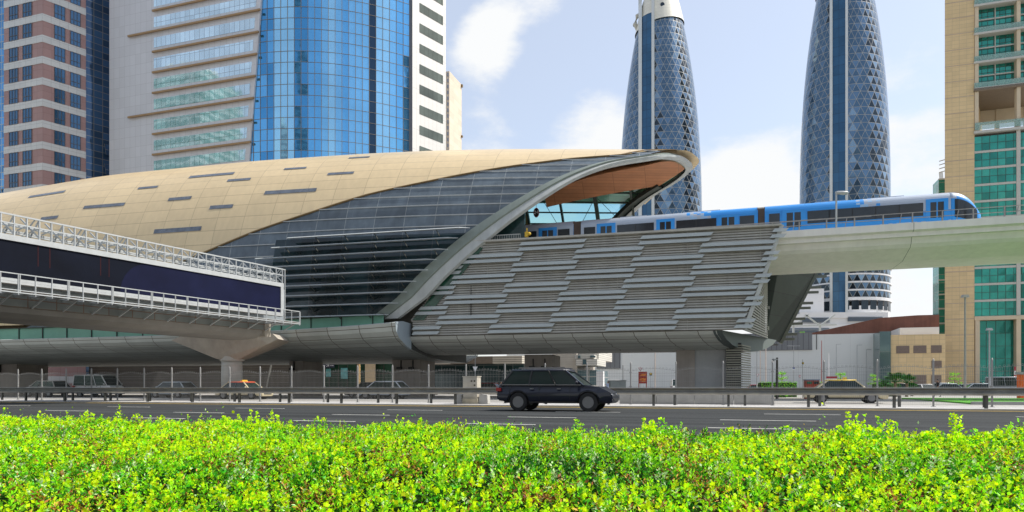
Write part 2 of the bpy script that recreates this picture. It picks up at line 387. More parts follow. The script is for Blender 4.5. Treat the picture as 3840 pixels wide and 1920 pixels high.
# fascia, soffit, body
b = MB(); b.box(B, LB, -.9, .9, 1.1, 5.35, 6.0); b.build('fascia', m_tile, fb)
b = MB()
prof = [(1.1, 5.36), (1.25, 5.05), (1.8, 4.8), (2.8, 4.72), (4.6, 4.72), (5.6, 4.8), (6.1, 5.05), (6.2, 5.4), (6.2, 5.9), (1.1, 5.9)]
b.loft([[B(u, v, z) for v, z in prof] for u in (LB, -.9)], cap=True); b.build('soffit', mat('bridge_soffit_concrete', (.24, .225, .20), .85, var=.12, scale=.8), fb)
b = MB(); b.loft([[B(u, v, z) for v, z in [(1.3, 6.0), (6.0, 6.0), (6.0, 8.6), (5.0, 9.35), (3.6, 9.6), (2.2, 9.35), (1.3, 8.7)]] for u in (LB, 1.5)], cap=True)
b.build('enclosure', mat('pale_metal_cladding', (.47, .52, .55), .35, .5, var=.1, scale=.6), fb)
# end block of the deck
b = MB(); b.box(B, -.9, -.3, .95, 4.2, 4.9, 5.9); b.build('end_block', m_beige, fb)
# pier
pc = Vector(((870-CX)/FPX*59, 59, 0))
pier = thing('bridge_pier', pc, 'round concrete pier with wide faceted cap under the footbridge', 'pier')
b = MB(); b.lathe([(.86, 0), (.86, 2.75), (.84, 2.8), (.86, 2.84), (.86, 3.3)], tuple(pc), 28)
b.build('column', m_pier, pier, smooth=True).data.polygons
Zc = 59.0
def cp(px, py, dz): # cap points in camera-facing section at depth Zc+dz
    Z = Zc+dz; return Vector(((px-CX)/FPX*Zc, Z, EYE+(HOR-py)/FPX*Zc))
front = [(676, 1281), (716, 1264), (965, 1260), (1047, 1257), (1067, 1276), (1030, 1294), (912, 1348), (830, 1348)]
b = MB()
f0 = [cp(x, y, -1.6) if y < 1300 else cp(x, y, -.85) for x, y in front]; f1_ = [cp(x, y, 1.6) if y < 1300 else cp(x, y, .85) for x, y in front]
n = len(f0); b.add(f0+f1_, [tuple(range(n)), tuple(range(2*n-1, n-1, -1))]+[(i, i+n, (i+1) % n+n, (i+1) % n) for i in range(n)])
b.build('pier_cap', m_beige, pier)
b = MB(); b.lathe([(.98, 3.28), (1.0, 3.33), (1.0, 3.75), (.97, 3.8)], tuple(pc), 28); b.build('collar', m_pier, pier)
b = MB(); b.box(W, pc.x-1.2, pc.x+1.6, 58.1, 60, 5.4, 5.62); b.build('bearing', mat('dark_void', (.02, .02, .02), .8), pier)
# billboard
bb = thing('billboard', B(-9.5, 0, 6.2), 'long dark digital billboard in a white steel frame on the footbridge side', 'billboard')
zb, zt = 6.45, 9.0
b = MB(); b.box(B, LB, -.28, -.05, .35, zb+.28, zt-.30); b.build('screen', m_screen, bb)
b = MB(); ring = [(-.3, zt-.3), (-11.0, zt-.3)] + [(-11.0-1.9*math.sin(a), zb+.28+(zt-zb-.58)*math.cos(a)) for a in [math.pi*.08*i for i in range(1, 7)]] + [(-12.9, zb+.28), (-.3, zb+.28)]
b.prism(ring, B, -.056, -.052); b.build('lit_display_area', m_screen2, bb)
for u in (-13.6, -14.1, -16.9, -17.5, -20.2):
    b = MB(); b.box(B, u, u+.035, -.055, -.05, zb+1.1, zt-.32); b.build('display_seam', mat('dull_red_seam', (.05, .012, .012), .6, spec=.1), bb)
b = MB()
b.box(B, LB, 0, -.12, .35, zt-.30, zt); b.box(B, LB, 0, -.12, .35, zb, zb+.13); b.box(B, LB, 0, -.10, .35, zb+.14, zb+.28); b.box(B, -.28, 0, -.118, .348, zb, zt-.001)
b.build('frame', m_white, bb)
# top truss
b = MB(); n = 62; step = .62
zh = zt+1.08
for k in range(n):
    u = -.05-k*step
    b.bar(B(u, -.02, zt), B(u, -.02, zh), .075)
    b.bar(B(u, -.02, zt+.62), B(u, .9, zt+.5), .05)
    if k % 2 == 0:
        b.bar(B(u, -.02, zh), B(u, 1.1, zt), .06); b.bar(B(u, 0, zt+.1), B(u-.5, .8, zh+.05), .07)
    elif k % 4 == 1: b.bar(B(u, .9, zt-.2), B(u+.45, .05, zh), .05)
b.bar(B(-.02, -.02, zh), B(-n*step, -.02, zh), .08); b.bar(B(-.02, -.02, zt+.62), B(-n*step, -.02, zt+.62), .07)
b.bar(B(-.02, .9, zt+.4), B(-n*step, .9, zt+.4), .09); b.bar(B(-.02, .45, zt+.2), B(-n*step, .45, zt+.2), .12, .06)
b.bar(B(-.02, .9, zh-.35), B(-n*step, .9, zh-.35), .07); b.bar(B(-.02, 1.4, zh-.25), B(-n*step, 1.4, zh-.25), .3, .1)
b.bar(B(.2, -.02, zb-.2), B(.2, -.02, zh+.05), .07); b.bar(B(.2, -.02, zh), B(-.05, -.02, zh), .06)
b.build('top_truss', m_white, bb)
# catwalk
b = MB(); V0 = -1.0
for k in range(45):
    u = .75-k*.82
    b.bar(B(u, V0, 5.78), B(u, V0, 6.85), .05); b.bar(B(u, V0, 5.95), B(u, .9, 5.9), .09)
    if k % 3 == 0: b.bar(B(u+.08, V0, 5.85), B(u+.08, V0, 6.85), .045)
    if k % 2 == 0: b.bar(B(u, -.45, 5.9), B(u, .92, 5.35), .07)
for z, w in ((6.86, .05), (6.02, .045), (5.9, .06)): b.bar(B(.75, V0, z), B(-36, V0, z), w)
b.bar(B(.75, V0, 6.86), B(.75, .6, 6.86), .05); b.bar(B(.75, V0, 6.4), B(.75, .6, 6.4), .04); b.bar(B(.75, .6, 5.9), B(.75, .6, 6.86), .05); b.bar(B(.75, V0, 5.95), B(.75, .6, 5.95), .05)
b.build('catwalk_railing', m_white, bb)
b = MB(); b.box(B, -36, .7, V0+.06, .2, 5.99, 6.02); b.build('catwalk_deck', mat('rusty_grating', (.22, .19, .16), .8, .3, var=.3), bb)
# ================================================================ METRO STATION
def align(o, F):
    o.data.transform(Matrix.Rotation(rad(F.deg), 4, 'Z')); o.rotation_euler.z = -rad(F.deg)
align(ro, R)
for nm in ('service_road', 'verge'): align(bpy.data.objects[nm], R)
VC, AV, ZB = 66.0, 11.0, 7.0
sil = [(0, 726), (410, 656), (969, 602), (1400, 574), (1670, 563), (1938, 558), (2325, 560), (2500, 562)]
bu = []
c_, s_ = math.cos(rad(S.deg)), math.sin(rad(S.deg))
for px, py in sil:
    r = (px-CX)/FPX; lo_, hi_ = 8, 30
    for _ in range(40):
        bb_ = (lo_+hi_)/2; best = 9e9
        for i in range(60):
            ph = math.pi*i/90; v = VC-AV*math.cos(ph); z = ZB+bb_*math.sin(ph); u = v*(r*c_-s_)/(c_+r*s_); Z = -u*s_+v*c_; y = HOR-FPX*(z-EYE)/Z
            if y < best: best = y; bu_u = u
        if best > py: lo_ = bb_
        else: hi_ = bb_
    bu.append((bu_u, bb_))
bu.sort(); BU, BB = [q[0] for q in bu], [q[1] for q in bu]
BU = [-130, -105]+BU+[8]; BB = [13.0, 16.0]+BB+[BB[-1]-.9]
print('shell', [(round(a, 1), round(b, 1)) for a, b in zip(BU, BB)])
xs_f = np.linspace(-130, 8, 200); ys_f = np.interp(xs_f, BU, BB); ker = np.ones(9)/9; ys_f = np.convolve(np.pad(ys_f, 4, mode='edge'), ker, 'valid')
def bfun(u): return float(np.interp(u, xs_f, ys_f))
def shell(u, ph, off=0):
    b = bfun(u)+off; a = AV+off; return S(u, VC-a*math.cos(ph), ZB+b*math.sin(ph))
def inside(p, off=0):
    u, v, z = S.u.dot(p), S.v.dot(p), p.z; return z > ZB and ((v-VC)/(AV+off))**2+((z-ZB)/(bfun(u)+off))**2 < 1
def hit(px, py, back=False, off=0):
    d = Vector(((px-CX)/FPX, 1, (HOR-py)/FPX)); e = Vector((0, 0, EYE)); ks = np.arange(40, 130, .5); ins = [inside(e+d*k, off) for k in ks]
    if not any(ins): return None
    idx = [i for i, q in enumerate(ins) if q]; i = idx[-1] if back else idx[0]
    a, b = (ks[i], ks[i]+.5) if back else (ks[i]-.5, ks[i])
    for _ in range(20):
        m = (a+b)/2
        if inside(e+d*m, off) == back: a = m
        else: b = m
    p = e+d*a; u, v, z = S.u.dot(p), S.v.dot(p), p.z
    return u, math.atan2((z-ZB)/(bfun(u)+off), (VC-v)/(AV+off))
ge = [hit(*p) for p in [(200, 1185), (400, 1098), (600, 1014), (768, 944), (960, 864), (1160, 797), (1382, 727), (1600, 680), (1830, 636), (2010, 610), (2132, 595), (2324, 581)]]
ge = [g for g in ge if g]
rm = [hit(*p) for p in [(1437, 1206), (1500, 1115), (1556, 1052), (1656, 958), (1765, 869), (1905, 778), (2010, 715), (2114, 662), (2219, 624), (2324, 596), (2429, 579)]]
rb = [hit(*p, back=True) for p in [(2534, 655), (2464, 697), (2408, 736), (2345, 800)]]
rm = [g for g in rm if g]; rb = [g for g in rb if g]
print('edge', [(round(a, 1), round(math.degrees(b))) for a, b in ge]); print('rim', [(round(a, 1), round(math.degrees(b))) for a, b in rm]); print('rimback', [(round(a, 1), round(math.degrees(b))) for a, b in rb])
tipu = max(g[0] for g in rm)
rim_nodes = sorted([(b, a) for a, b in rm] + [(b, a) for a, b in rb] + [(1.36, -1.5), (1.72, .15)])
rim_nodes = [(0, rm[0][0]-.3)]+rim_nodes+[(math.pi, rb[-1][0]-10 if rb else -14)]
rph = np.array([q[0] for q in rim_nodes]); ruu = np.array([q[1] for q in rim_nodes])
gph = np.linspace(0, math.pi, 181); gru = np.interp(gph, rph, ruu); gru = np.convolve(np.pad(gru, 6, mode='edge'), np.hanning(15)[1:-1]/np.hanning(15)[1:-1].sum(), 'valid')
gru[:12] = np.interp(gph[:12], rph, ruu)
def rimu(ph): return float(np.interp(ph, gph, gru))
ge2 = sorted([(b, a) for a, b in ge]); gep = [q[0] for q in ge2]; geu = [q[1] for q in ge2]
PH_TOP = 1.42
def goldu(ph):
    if ph <= gep[-1]: return float(np.interp(ph, gep, geu)) if ph >= gep[0] else geu[0]-(gep[0]-ph)*60
    return min(rimu(ph), geu[-1]+(ph-gep[-1])/(max(PH_TOP-gep[-1], .02))*(rimu(PH_TOP)-geu[-1])) if ph < PH_TOP else rimu(ph)
m_gold = grid_mat('gold_roof_panels', (.74, .575, .335), (.50, .38, .22), 3.0, 1.15, lw=.05, rough=.32, metal=.2, var=.05, scale=.12, pv=.04, bump=.01, streak=.08)
m_gedge = mat('gold_edge_trim', (.20, .13, .05), .5, .3)
m_glass = grid_mat('dark_station_glass', (.10, .128, .15), (.30, .32, .32), 2.9, .92, lw=.05, rough=.13, metal=.0, var=.3, scale=.5, pv=.18, bump=.03, streak=.25)
m_rimg = mat('grey_green_rim', (.21, .245, .215), .5, .1, var=.08, scale=.8, streak=.1)
m_riml = mat('pale_rim_lip', (.44, .46, .44), .5, .1, var=.08, scale=.8, streak=.15)
m_dark = mat('dark_interior', (.012, .014, .014), .7, var=.2)
m_soff = grid_mat('timber_tone_soffit', (.42, .17, .07), (.20, .08, .03), 3.2, .55, lw=.04, rough=.55, var=.12, scale=.6)
m_fasc = grid_mat('station_fascia_panels', (.38, .41, .39), (.12, .11, .09), 3.0, 1.0, lw=.07, rough=.5, metal=.2, var=.1, scale=.5)
station = thing('metro_station', S(-25, 60, 0), 'huge gold shell roofed metro station raised on piers beside the highway', 'station')
UL = -128
def arc_len(ph): return ph*13.5
b = MB(); phs = np.linspace(0.02, 2.2, 70); rings = []; uvs = []
for ph in phs:
    ur = goldu(ph)+(min(1.15, max(0, (ph-1.0)*3))); rows = [UL+(ur-UL)*(k/70) for k in range(71)]
    rings.append([shell(u, ph) for u in rows]); uvs.append([(u+500, arc_len(ph)) for u in rows])
b.loft(rings, closed=False, uvs=uvs); gold = b.build('gold_roof', m_gold, station, smooth=True)
b = MB()
pts = [(goldu(ph), ph) for ph in np.linspace(.02, PH_TOP, 60)]
b.loft([[shell(u, ph, -.02), shell(u, ph, .06), shell(u+.32, ph-.0, .06), shell(u+.32, ph-.0, -.1)] for u, ph in pts], closed=False); b.build('roof_edge_trim', m_gedge, station)
b = MB(); rings = []; uvs = []
for ph in np.linspace(0.0, PH_TOP, 50):
    a0, a1 = goldu(ph), rimu(ph)+.05; rows = [a0+(a1-a0)*k/30 for k in range(31)]
    rings.append([shell(u, ph, -.06 if ph > .29 else -.0) for u in rows]); uvs.append([(u+500, arc_len(ph)) for u in rows])
b.loft(rings[15:], closed=False, uvs=uvs[15:])
uc = S.ru(1010, 55); PHc = list(np.linspace(0.0, PH_TOP, 50))[:16]
def part_rows(a0, a1): 
    return [[shell(a0(ph)+(a1(ph)-a0(ph))*k/20, ph, -.06) for k in range(21)] for ph in PHc], [[(a0(ph)+(a1(ph)-a0(ph))*k/20+500, arc_len(ph)) for k in range(21)] for ph in PHc]
ra, ua_ = part_rows(goldu, lambda ph: max(uc, goldu(ph)+.01)); b.loft(ra, closed=False, uvs=ua_); b.build('front_glazing', m_glass, station, smooth=True)
ra, ua_ = part_rows(lambda ph: max(uc, goldu(ph)+.01), lambda ph: rimu(ph)+.05); b = MB(); b.loft(ra, closed=False, uvs=ua_); b.build('concourse_glazing', grid_mat('concourse_glass', (.010, .026, .032), (.05, .06, .06), 2.9, 30, lw=.06, rough=.05, var=.7, scale=.35, pv=.35, bump=.05), station, smooth=True)
# horizontal mullions on the front glass
b = MB()
for k in range(1, 19):
    ph = k*.068+.0
    if ph > 1.3: break
    a0, a1 = goldu(ph)+.2, (rimu(ph) if k > 6 else uc)
    if a1-a0 < 1: continue
    n = max(3, int((a1-a0)/2.5)); P_ = [shell(a0+(a1-a0)*i/n, ph, .02) for i in range(n+1)]
    for i in range(n): b.bar(P_[i], P_[i+1], .05, .06)
b.build('glazing_bars', mat('pale_glazing_bar', (.45, .47, .47), .4, .4), station)
# roof windows
b = MB(); n_rw = 0
for (x0, y0, x1, y1, h) in [(580, 863, 758, 847, 16), (316, 776, 473, 757, 11), (788, 777, 878, 762, 13), (634, 745, 722, 734, 11), (995, 719, 1190, 704, 13), (855, 675, 944, 666, 8), (714, 661, 883, 645, 8), (1231, 650, 1330, 643, 8), (115, 734, 248, 715, 7), (155, 818, 222, 806, 11), (520, 705, 597, 695, 7), (1068, 632, 1152, 626, 6), (1310, 592, 1390, 586, 4)]:
    n = 8; top = []; bot = []
    for i in range(n+1):
        px = x0+(x1-x0)*i/n; py = y0+(y1-y0)*i/n; q0 = hit(px, py); q1 = hit(px, py+h)
        if q0 and q1: top.append((q0[0], q0[1])); bot.append((q1[0], q1[1]))
    if len(top) < 2: continue
    pt = sum(q[1] for q in top)/len(top); pb_ = sum(q[1] for q in bot)/len(bot); ua, ub = top[0][0], top[-1][0]
    w = MB(); w.loft([[shell(ua+(ub-ua)*i/n, pb_, o_), shell(ua+(ub-ua)*i/n, pt, o_)] for i in range(n+1) for o_ in (.035,)], closed=False)
    w.build('roof_window', mat('roof_window_glass', (.12, .14, .17), .25, 0, var=.3, scale=2), station)
# rim arch
ph_r = list(np.linspace(0, math.pi*.94, 90)); outer = MB(); lip = MB(); ro_, rl_ = [], []
for ph in ph_r:
    u = rimu(ph); nrm = (S.v*(-math.cos(ph)) + Vector((0, 0, 1))*math.sin(ph)).normalized(); P_ = shell(u, ph, -.5*min(1, max(0, (ph-.95)/.4)))
    w = 2.1-1.62*min(1, max(0, (ph-.40))/.75); dn = .7-.32*min(1, ph/1.2)
    ro_.append([P_-nrm*.1-S.u*.15, P_+nrm*.14-S.u*.15, P_+nrm*.16+S.u*w*.55, P_+nrm*.02+S.u*w*.6])
    rl_.append([P_+nrm*.02+S.u*w*.55, P_+nrm*.0+S.u*w*1.15, P_-nrm*dn*.5+S.u*w*1.2, P_-nrm*dn+S.u*w*.7, P_-nrm*dn-S.u*.1])
outer.loft(ro_, closed=False); lip.loft(rl_, closed=False)
outer.build('rim_outer_band', m_rimg, station, smooth=False); lip.build('rim_lip', m_riml, station, smooth=False)
# soffit
b = MB(); rings = []; uvs = []
for i in range(41):
    rw = []; uw = []
    for k in range(13):
        ph = .55+(2.0-.55)*i/40; u = -14.6+(rimu(ph)-.1+14.6)*k/12; pe = float(np.interp(u, [-16.5, -1], [2.22, 1.90])); ph = .55+(pe-.55)*i/40; u = min(u, rimu(ph)-.1)
        rw.append(shell(u, ph, -1.0)); uw.append((u+500, arc_len(ph)))
    rings.append(rw); uvs.append(uw)
b.loft(rings, closed=False, uvs=uvs); b.build('soffit', m_soff, station, smooth=True)
# back glazing (seen through the mouth)
mg = bpy.data.materials.new('cyan_tinted_glass'); mg.use_nodes = True; t = mg.node_tree; t.nodes.clear()
tr = t.nodes.new('ShaderNodeBsdfTransparent'); tr.inputs[0].default_value = (.45, .80, .86, 1); gl = t.nodes.new('ShaderNodeBsdfGlossy'); gl.inputs[1].default_value = .08; gl.inputs[0].default_value = (.7, .9, .95, 1)
mx = t.nodes.new('ShaderNodeMixShader'); mx.inputs[0].default_value = .14; oo = t.nodes.new('ShaderNodeOutputMaterial'); t.links.new(tr.outputs[0], mx.inputs[1]); t.links.new(gl.outputs[0], mx.inputs[2]); t.links.new(mx.outputs[0], oo.inputs[0])
m_frame = mat('dark_green_steel', (.035, .045, .038), .5, .4)
b = MB(); b.loft([[shell(u, ph, -.5) for u in (-17, rimu(ph)-.1)] for ph in np.linspace(1.88, math.pi, 14)], closed=False); b.build('rear_glazing', mg, station)
b = MB(); b.loft([[shell(u, ph, -.1) for u in np.linspace(UL, -17, 30)] for ph in np.linspace(2.18, math.pi, 12)], closed=False); b.build('rear_cladding', m_gedge, station)
b = MB()
for ph in np.arange(2.06, 3.1, .095):
    b.bar(shell(-17, ph, -.55), shell(rimu(ph)-.2, ph, -.55), .10, .14)
for u in (-17, -13.2, -9.4, -5.6):
    w = .38 if u in (-9.4,) else .22
    for i in range(12):
        pa, pb2 = 2.0+i*.095, 2.0+(i+1)*.095
        if u < rimu(pa)-.3: b.bar(shell(u+(i*.06), pa, -.8), shell(u+((i+1)*.06), pb2, -.8), w, .3)
for i in range(16):
    pa = 1.95+i*.07; b.bar(shell(rimu(pa)-.75, pa, -.8), shell(rimu(pa+.07)-.75, pa+.07, -.8), .95, .4)
b.bar(shell(-15, 2.1, -.9), shell(-9, 2.9, -.9), .04); b.bar(shell(-9.4, 2.1, -.9), shell(-15, 2.8, -.9), .04); b.bar(shell(-9, 2.1, -.9), shell(-4.5, 2.5, -.9), .04)
b.build('rear_glazing_frame', m_frame, station)
# inner dark end wall
b = MB(); pr = [(-10.2*math.cos(p_), ZB+(bfun(-18)-1.1)*math.sin(p_)) for p_ in np.linspace(0, math.pi, 25)]
for i in range(24):
    b.quad(S(-18, VC+pr[i][0], 7), S(-18, VC+pr[i+1][0], 7), S(-18, VC+pr[i+1][0], pr[i+1][1]), S(-18, VC+pr[i][0], pr[i][1]))
b.build('inner_wall', m_dark, station)
b = MB()
for z in (13.5, 16.2, 18.4): b.box(S, -18, -17.8, 58, 74, z, z+.18)
for v in (60, 63, 66, 69, 72): b.box(S, -18, -17.82, v, v+.16, 9, 20)
b.build('inner_wall_frame', m_frame, station)
b = MB(); b.loft([[S(u, v, z) for v, z in [(57.5, 12.2), (76.5, 12.2)]] for u in (-120, 2)], closed=False); b.build('platform', m_conc, station)
# sun shading blades with brackets
m_blade = mat('brushed_shading_blade', (.52, .55, .55), .4, .3, var=.06, scale=.5)
BL = []
ends = [(1758, 871, 1082), (1714, 904, 1022), (1675, 943, 962), (1632, 981, 900), (1600, 1018, 880), (1556, 1061, 880), (1521, 1097, 860), (1488, 1138, 850), (1452, 1178, 840)]
for i, (xr, yr, xl) in enumerate(ends):
    # height from the photo's line, depth from the curving glass
    v = 55.0
    for _ in range(6):
        zz = S.uz(1350, [877, 911, 950, 985, 1022, 1062, 1100, 1140, 1182][i], v)[1]
        q = min(.999, max(0, (zz-ZB)/bfun(-28))); v = VC-AV*math.sqrt(1-q*q)-.75
    ur = S.ru(xr, v); ul = S.ru(xl, v)-(20 if i > 2 else 0)
    BL.append((ul, ur, v, zz)); b = MB(); rg = [[S(u, v-.32, zz-.06), S(u, v-.12, zz+.05), S(u, v+.30, zz+.09), S(u, v+.34, zz+.0), S(u, v, zz-.07)] for u in (ul, ur-.8)]+[[S(ur, v+.28, zz-.0), S(ur, v+.28, zz+.02), S(ur, v+.3, zz+.03), S(ur, v+.32, zz+.0), S(ur, v+.3, zz-.01)]]
    b.loft(rg, cap=True); b.build('shading_blade', m_blade, station)
b = MB()
for k in range(18):
    u = -18-k*2.9
    for ul, ur, v, zz in BL:
        if ul+.5 < u < ur-.6: b.bar(S(u, v-.1, zz-.04), S(u, v+.8, zz-.45), .035, .10)
b.build('blade_brackets', mat('dark_bracket', (.10, .105, .095), .6, .2), station)
# green base strip, fascia trough and belly
mgreen = mat('green_base_glass', (.17, .40, .29), .25, 0, var=.12, scale=.4)
fdz = lambda u: interp(u, [S.ru(x, 53) for x in (0, 648, 1043, 1304, 1484)], [-.75, -.68, -.48, -.25, 0])
us_t = list(np.linspace(-126, S.ru(1440, 54.6), 40)); b = MB(); b.loft([[S(u, 54.55, 5.9+fdz(u)), S(u, 54.55, 7.38+fdz(u)*.55)] for u in us_t], closed=False); b.build('base_glazing', mgreen, station)
b = MB()
for k in range(33): u = -26.5-k*3; b.bar(S(u, 54.5, 5.9+fdz(u)), S(u, 54.5, 7.38+fdz(u)*.55), .08)
for i in range(39): b.bar(S(us_t[i], 54.6, 7.4+fdz(us_t[i])*.55), S(us_t[i+1], 54.6, 7.4+fdz(us_t[i+1])*.55), .5, .07)
b.build('base_glazing_bars', m_frame, station)
prof = [(53.45, 6.25), (53.0, 6.5), (52.85, 6.42), (53.1, 5.75), (53.7, 5.2), (55.2, 4.65), (57.5, 4.2), (60.5, 3.85), (64, 3.7), (72, 3.7), (76, 4.6), (79, 6.4)]
L0, L1 = -126, S.ru(1484, 53)
b = MB(); rings = []; uvs = []; run = 0; acc = [0]
for i in range(1, len(prof)): acc.append(acc[-1]+math.dist(prof[i], prof[i-1]))
for u in np.linspace(L0, L1, 40): rings.append([S(u, v, z+(fdz(u)*max(0, (z-3.7)/2.8) if v < 70 else 0)) for v, z in prof]); uvs.append([(u+300, a) for a in acc])
b.loft(rings, closed=False, uvs=uvs); b.build('trough_fascia', m_fasc, station, smooth=False)
b = MB(); b.loft([[S(u, 53.3, 6.2+fdz(u)), S(u, 55.2, 6.2+fdz(u))] for u in np.linspace(L0, L1-.3, 40)], closed=False); b.build('trough_gutter', m_dark, station)
m_trim_d = mat('dark_trim', (.05, .055, .05), .7)
# end diaphragm of the trough
m_blue = mat('pale_blue_end_panels', (.33, .39, .43), .45, .1, var=.06, scale=.7)
b = MB(); ep = [(53.0, 6.5), (54.5, 6.7), (56.4, 6.65), (56.4, 4.35)]+[(v, z) for v, z in prof[::-1] if 53 < v < 56.4 and z < 6.2]
q_ = [(56.38, 4.38), (57.5, 4.2), (60.5, 3.87), (64, 3.72), (72, 3.72), (72, 5.4), (56.38, 5.4)]
b.add([S(L1-.04, v, z) for v, z in q_], [tuple(range(len(q_)))]); b.build('trough_end_closure', m_trim_d, station); b = MB()
b.add([S(L1-.02, v, z) for v, z in ep]+[S(L1-.3, v, z) for v, z in ep], [tuple(range(len(ep)))]+[(i, (i+1) % len(ep), (i+1) % len(ep)+len(ep), i+len(ep)) for i in range(len(ep))]); b.build('trough_end_panel', m_blue, station)
# louvred wall
ztop, zbot = 13.5, 5.55
VW = 56.0
def uL(z): return -17.9-(13.5-z)*.87 if z > 6.9 else -23.4
def uR(z): return 7.0-(13.5-z)*.34
m_slat = mat('beige_louvre_slats', (.42, .41, .365), .6, .1, var=.1, scale=.6, streak=.15)
m_board = mat('grey_louvre_boards', (.40, .435, .425), .5, .1, var=.05, scale=.5)
b = MB(); b.add([S(uL(13.6), VW+.12, 13.45), S(-22.9, VW+.12, 7.0), S(-23.1, VW+.12, 5.5), S(uR(5.5), VW+.12, 5.5), S(uR(13.45), VW+.12, 13.45)], [(0, 1, 2, 3, 4)]); b.box(S, -28, -15, VW+1.3, VW+1.5, 5.3, 13.4); b.build('wall_backing', mat('louvre_gap_lining', (.20, .195, .17), .8), station)
b = MB(); z = zbot+.02; k = 0
while z < ztop-.1:
    h = .15
    b.hexa([S(uL(z), VW-.04, z), S(uR(z), VW-.04, z), S(uR(z), VW+.1, z), S(uL(z), VW+.1, z), S(uL(z+h), VW+.04, z+h), S(uR(z+h), VW+.04, z+h), S(uR(z+h), VW+.1, z+h), S(uL(z+h), VW+.1, z+h)]); z += .2
b.build('louvre_slats', m_slat, station)
b = MB()
for u in np.arange(-22, 7, 5.5): b.bar(S(u, VW-.05, max(5.55, 5.55)), S(u, VW-.05, 13.4), .03)
b.bar(S(uL(13.5)-.3, VW-.05, 13.5), S(uR(13.5), VW-.05, 13.5), .35, .16); b.build('wall_coping', m_slat, station)
b = MB(); b.bar(S(uR(13.5)+.05, VW-.06, 13.5), S(uR(5.55)+.05, VW-.06, 5.55), .16, .3); b.build('wall_end_post', m_riml, station)
q0 = S.ru(1952, VW)+.2                          # left end of the first column at top
for c in range(-5, 5):
    for r in range(-1, 6):
        for j in (0, 1):
            zc = ztop-.42-r*1.72-j*.445-(.86 if c % 2 else 0)
            if zc < 5.62 or zc > 13.3: continue
            ua = q0+c*5.0-(ztop-zc)*.385; ub = ua+5.5; h = .14; sl = .11
            l_ = uL(zc)+.1; rr = uR(zc)+.55
            ua2, ub2 = max(ua, l_), min(ub, rr)
            if ub2-ua2 < .4: continue
            b = MB(); v0 = VW-.30
            b.hexa([S(ua2-sl, v0+.03, zc-h), S(ub2-sl, v0+.03, zc-h), S(ub2-sl, v0+.10, zc-h), S(ua2-sl, v0+.10, zc-h), S(ua2+sl, v0+.12, zc+h), S(ub2+sl, v0+.12, zc+h), S(ub2+sl, v0+.2, zc+h), S(ua2+sl, v0+.2, zc+h)])
            b.build('louvre_board', m_board, station)
# rim foot glass strip beside the beam
b = MB(); b.add([S(-17.8, VW-.1, 13.3), S(-16.9, VW-.1, 12.9), S(-22.3, VW-.1, 6.9), S(-23.4, VW-.1, 6.9)], [(0, 1, 2, 3)]); b.build('side_glazing', mat('deep_green_glass', (.02, .07, .045), .15, 0, var=.5, scale=1.5), station)
# end face of louvre block
b = MB(); k = 0; z = zbot
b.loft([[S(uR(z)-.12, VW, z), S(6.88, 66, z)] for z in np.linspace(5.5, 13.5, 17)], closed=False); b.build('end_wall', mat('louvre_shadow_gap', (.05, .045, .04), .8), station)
b = MB()
while z < 13.3:
    b.bar(S(uR(z)+.02, VW, z), S(7.06, 66, z), .05, .13); z += .2
b.build('end_louvre_slats', m_slat, station)
m_panel = grid_mat('shaded_dark_green_panels', (.026, .033, .029), (.02, .02, .02), 9, 2.2, lw=.05, rough=.9, var=.1, scale=.4)  # dark green panels, darkened further to paint in the viaduct's shade
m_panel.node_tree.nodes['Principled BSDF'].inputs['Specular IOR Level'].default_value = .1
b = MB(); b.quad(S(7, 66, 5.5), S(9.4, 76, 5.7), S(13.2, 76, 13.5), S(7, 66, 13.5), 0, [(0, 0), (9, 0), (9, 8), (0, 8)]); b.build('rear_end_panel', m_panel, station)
m_trim = mat('olive_trim', (.16, .165, .14), .6)
b = MB(); b.bar(S(9.4, 75.9, 5.6), S(13.2, 75.9, 13.5), .5, .35); b.bar(S(8.7, 74.2, 6.6), S(12.2, 74.2, 13.5), .35, .1); b.bar(S(7.1, 66, 6.4), S(9.2, 74.4, 6.5), .1, .35); b.bar(S(7.1, 66, 8.3), S(9.8, 74.4, 8.4), .1, .25)
for k in range(5):
    for j in (0, 1): b.box(S, 9.4+(k*1.6+j*.5)*.48+.4, 9.4+(k*1.6+j*.5)*.48+1.4, 75.9, 76.1, 5.9+k*1.6+j*.5, 6.15+k*1.6+j*.5)
b.build('rear_end_trim', m_trim, station)
# belly under louvred wall
bp = [(56, 5.5), (56.25, 5.2), (57, 4.8), (58.2, 4.45), (60, 4.2), (62, 4.1), (64, 4.2), (66, 4.5), (68, 5.0), (69, 5.5)]
def uE(v): return 2.2+(v-56)*.43
b = MB(); acc = [0]
for i in range(1, len(bp)): acc.append(acc[-1]+math.dist(bp[i], bp[i-1]))
b.loft([[S(u if u < 0 else uE(v), v, z) for v, z in bp] for u in (-24, 1)], closed=False, uvs=[[(u+300, a) for a in acc] for u in (-24, uE(58))])
b.build('belly', grid_mat('belly_panels', (.44, .455, .42), (.13, .11, .09), 2.6, .9, lw=.07, rough=.5, metal=.15, var=.08, scale=.5), station)
b = MB(); b.add([S(uE(v)-.15, v, z+.02) for v, z in bp]+[S(uE(v)+.45, v+.3, z+.02) for v, z in bp], [(0, 1, 2, 3, 4, 5, 6, 7, 8, 9), tuple(range(19, 9, -1))]+[(i, i+1, i+11, i+10) for i in range(9)]); b.build('belly_end_panel', mat('shaded_grey_green_panels', (.14, .165, .16), .6, .0, var=.06, spec=.2), station)  # end face colour darkened to paint in the shade of the viaduct
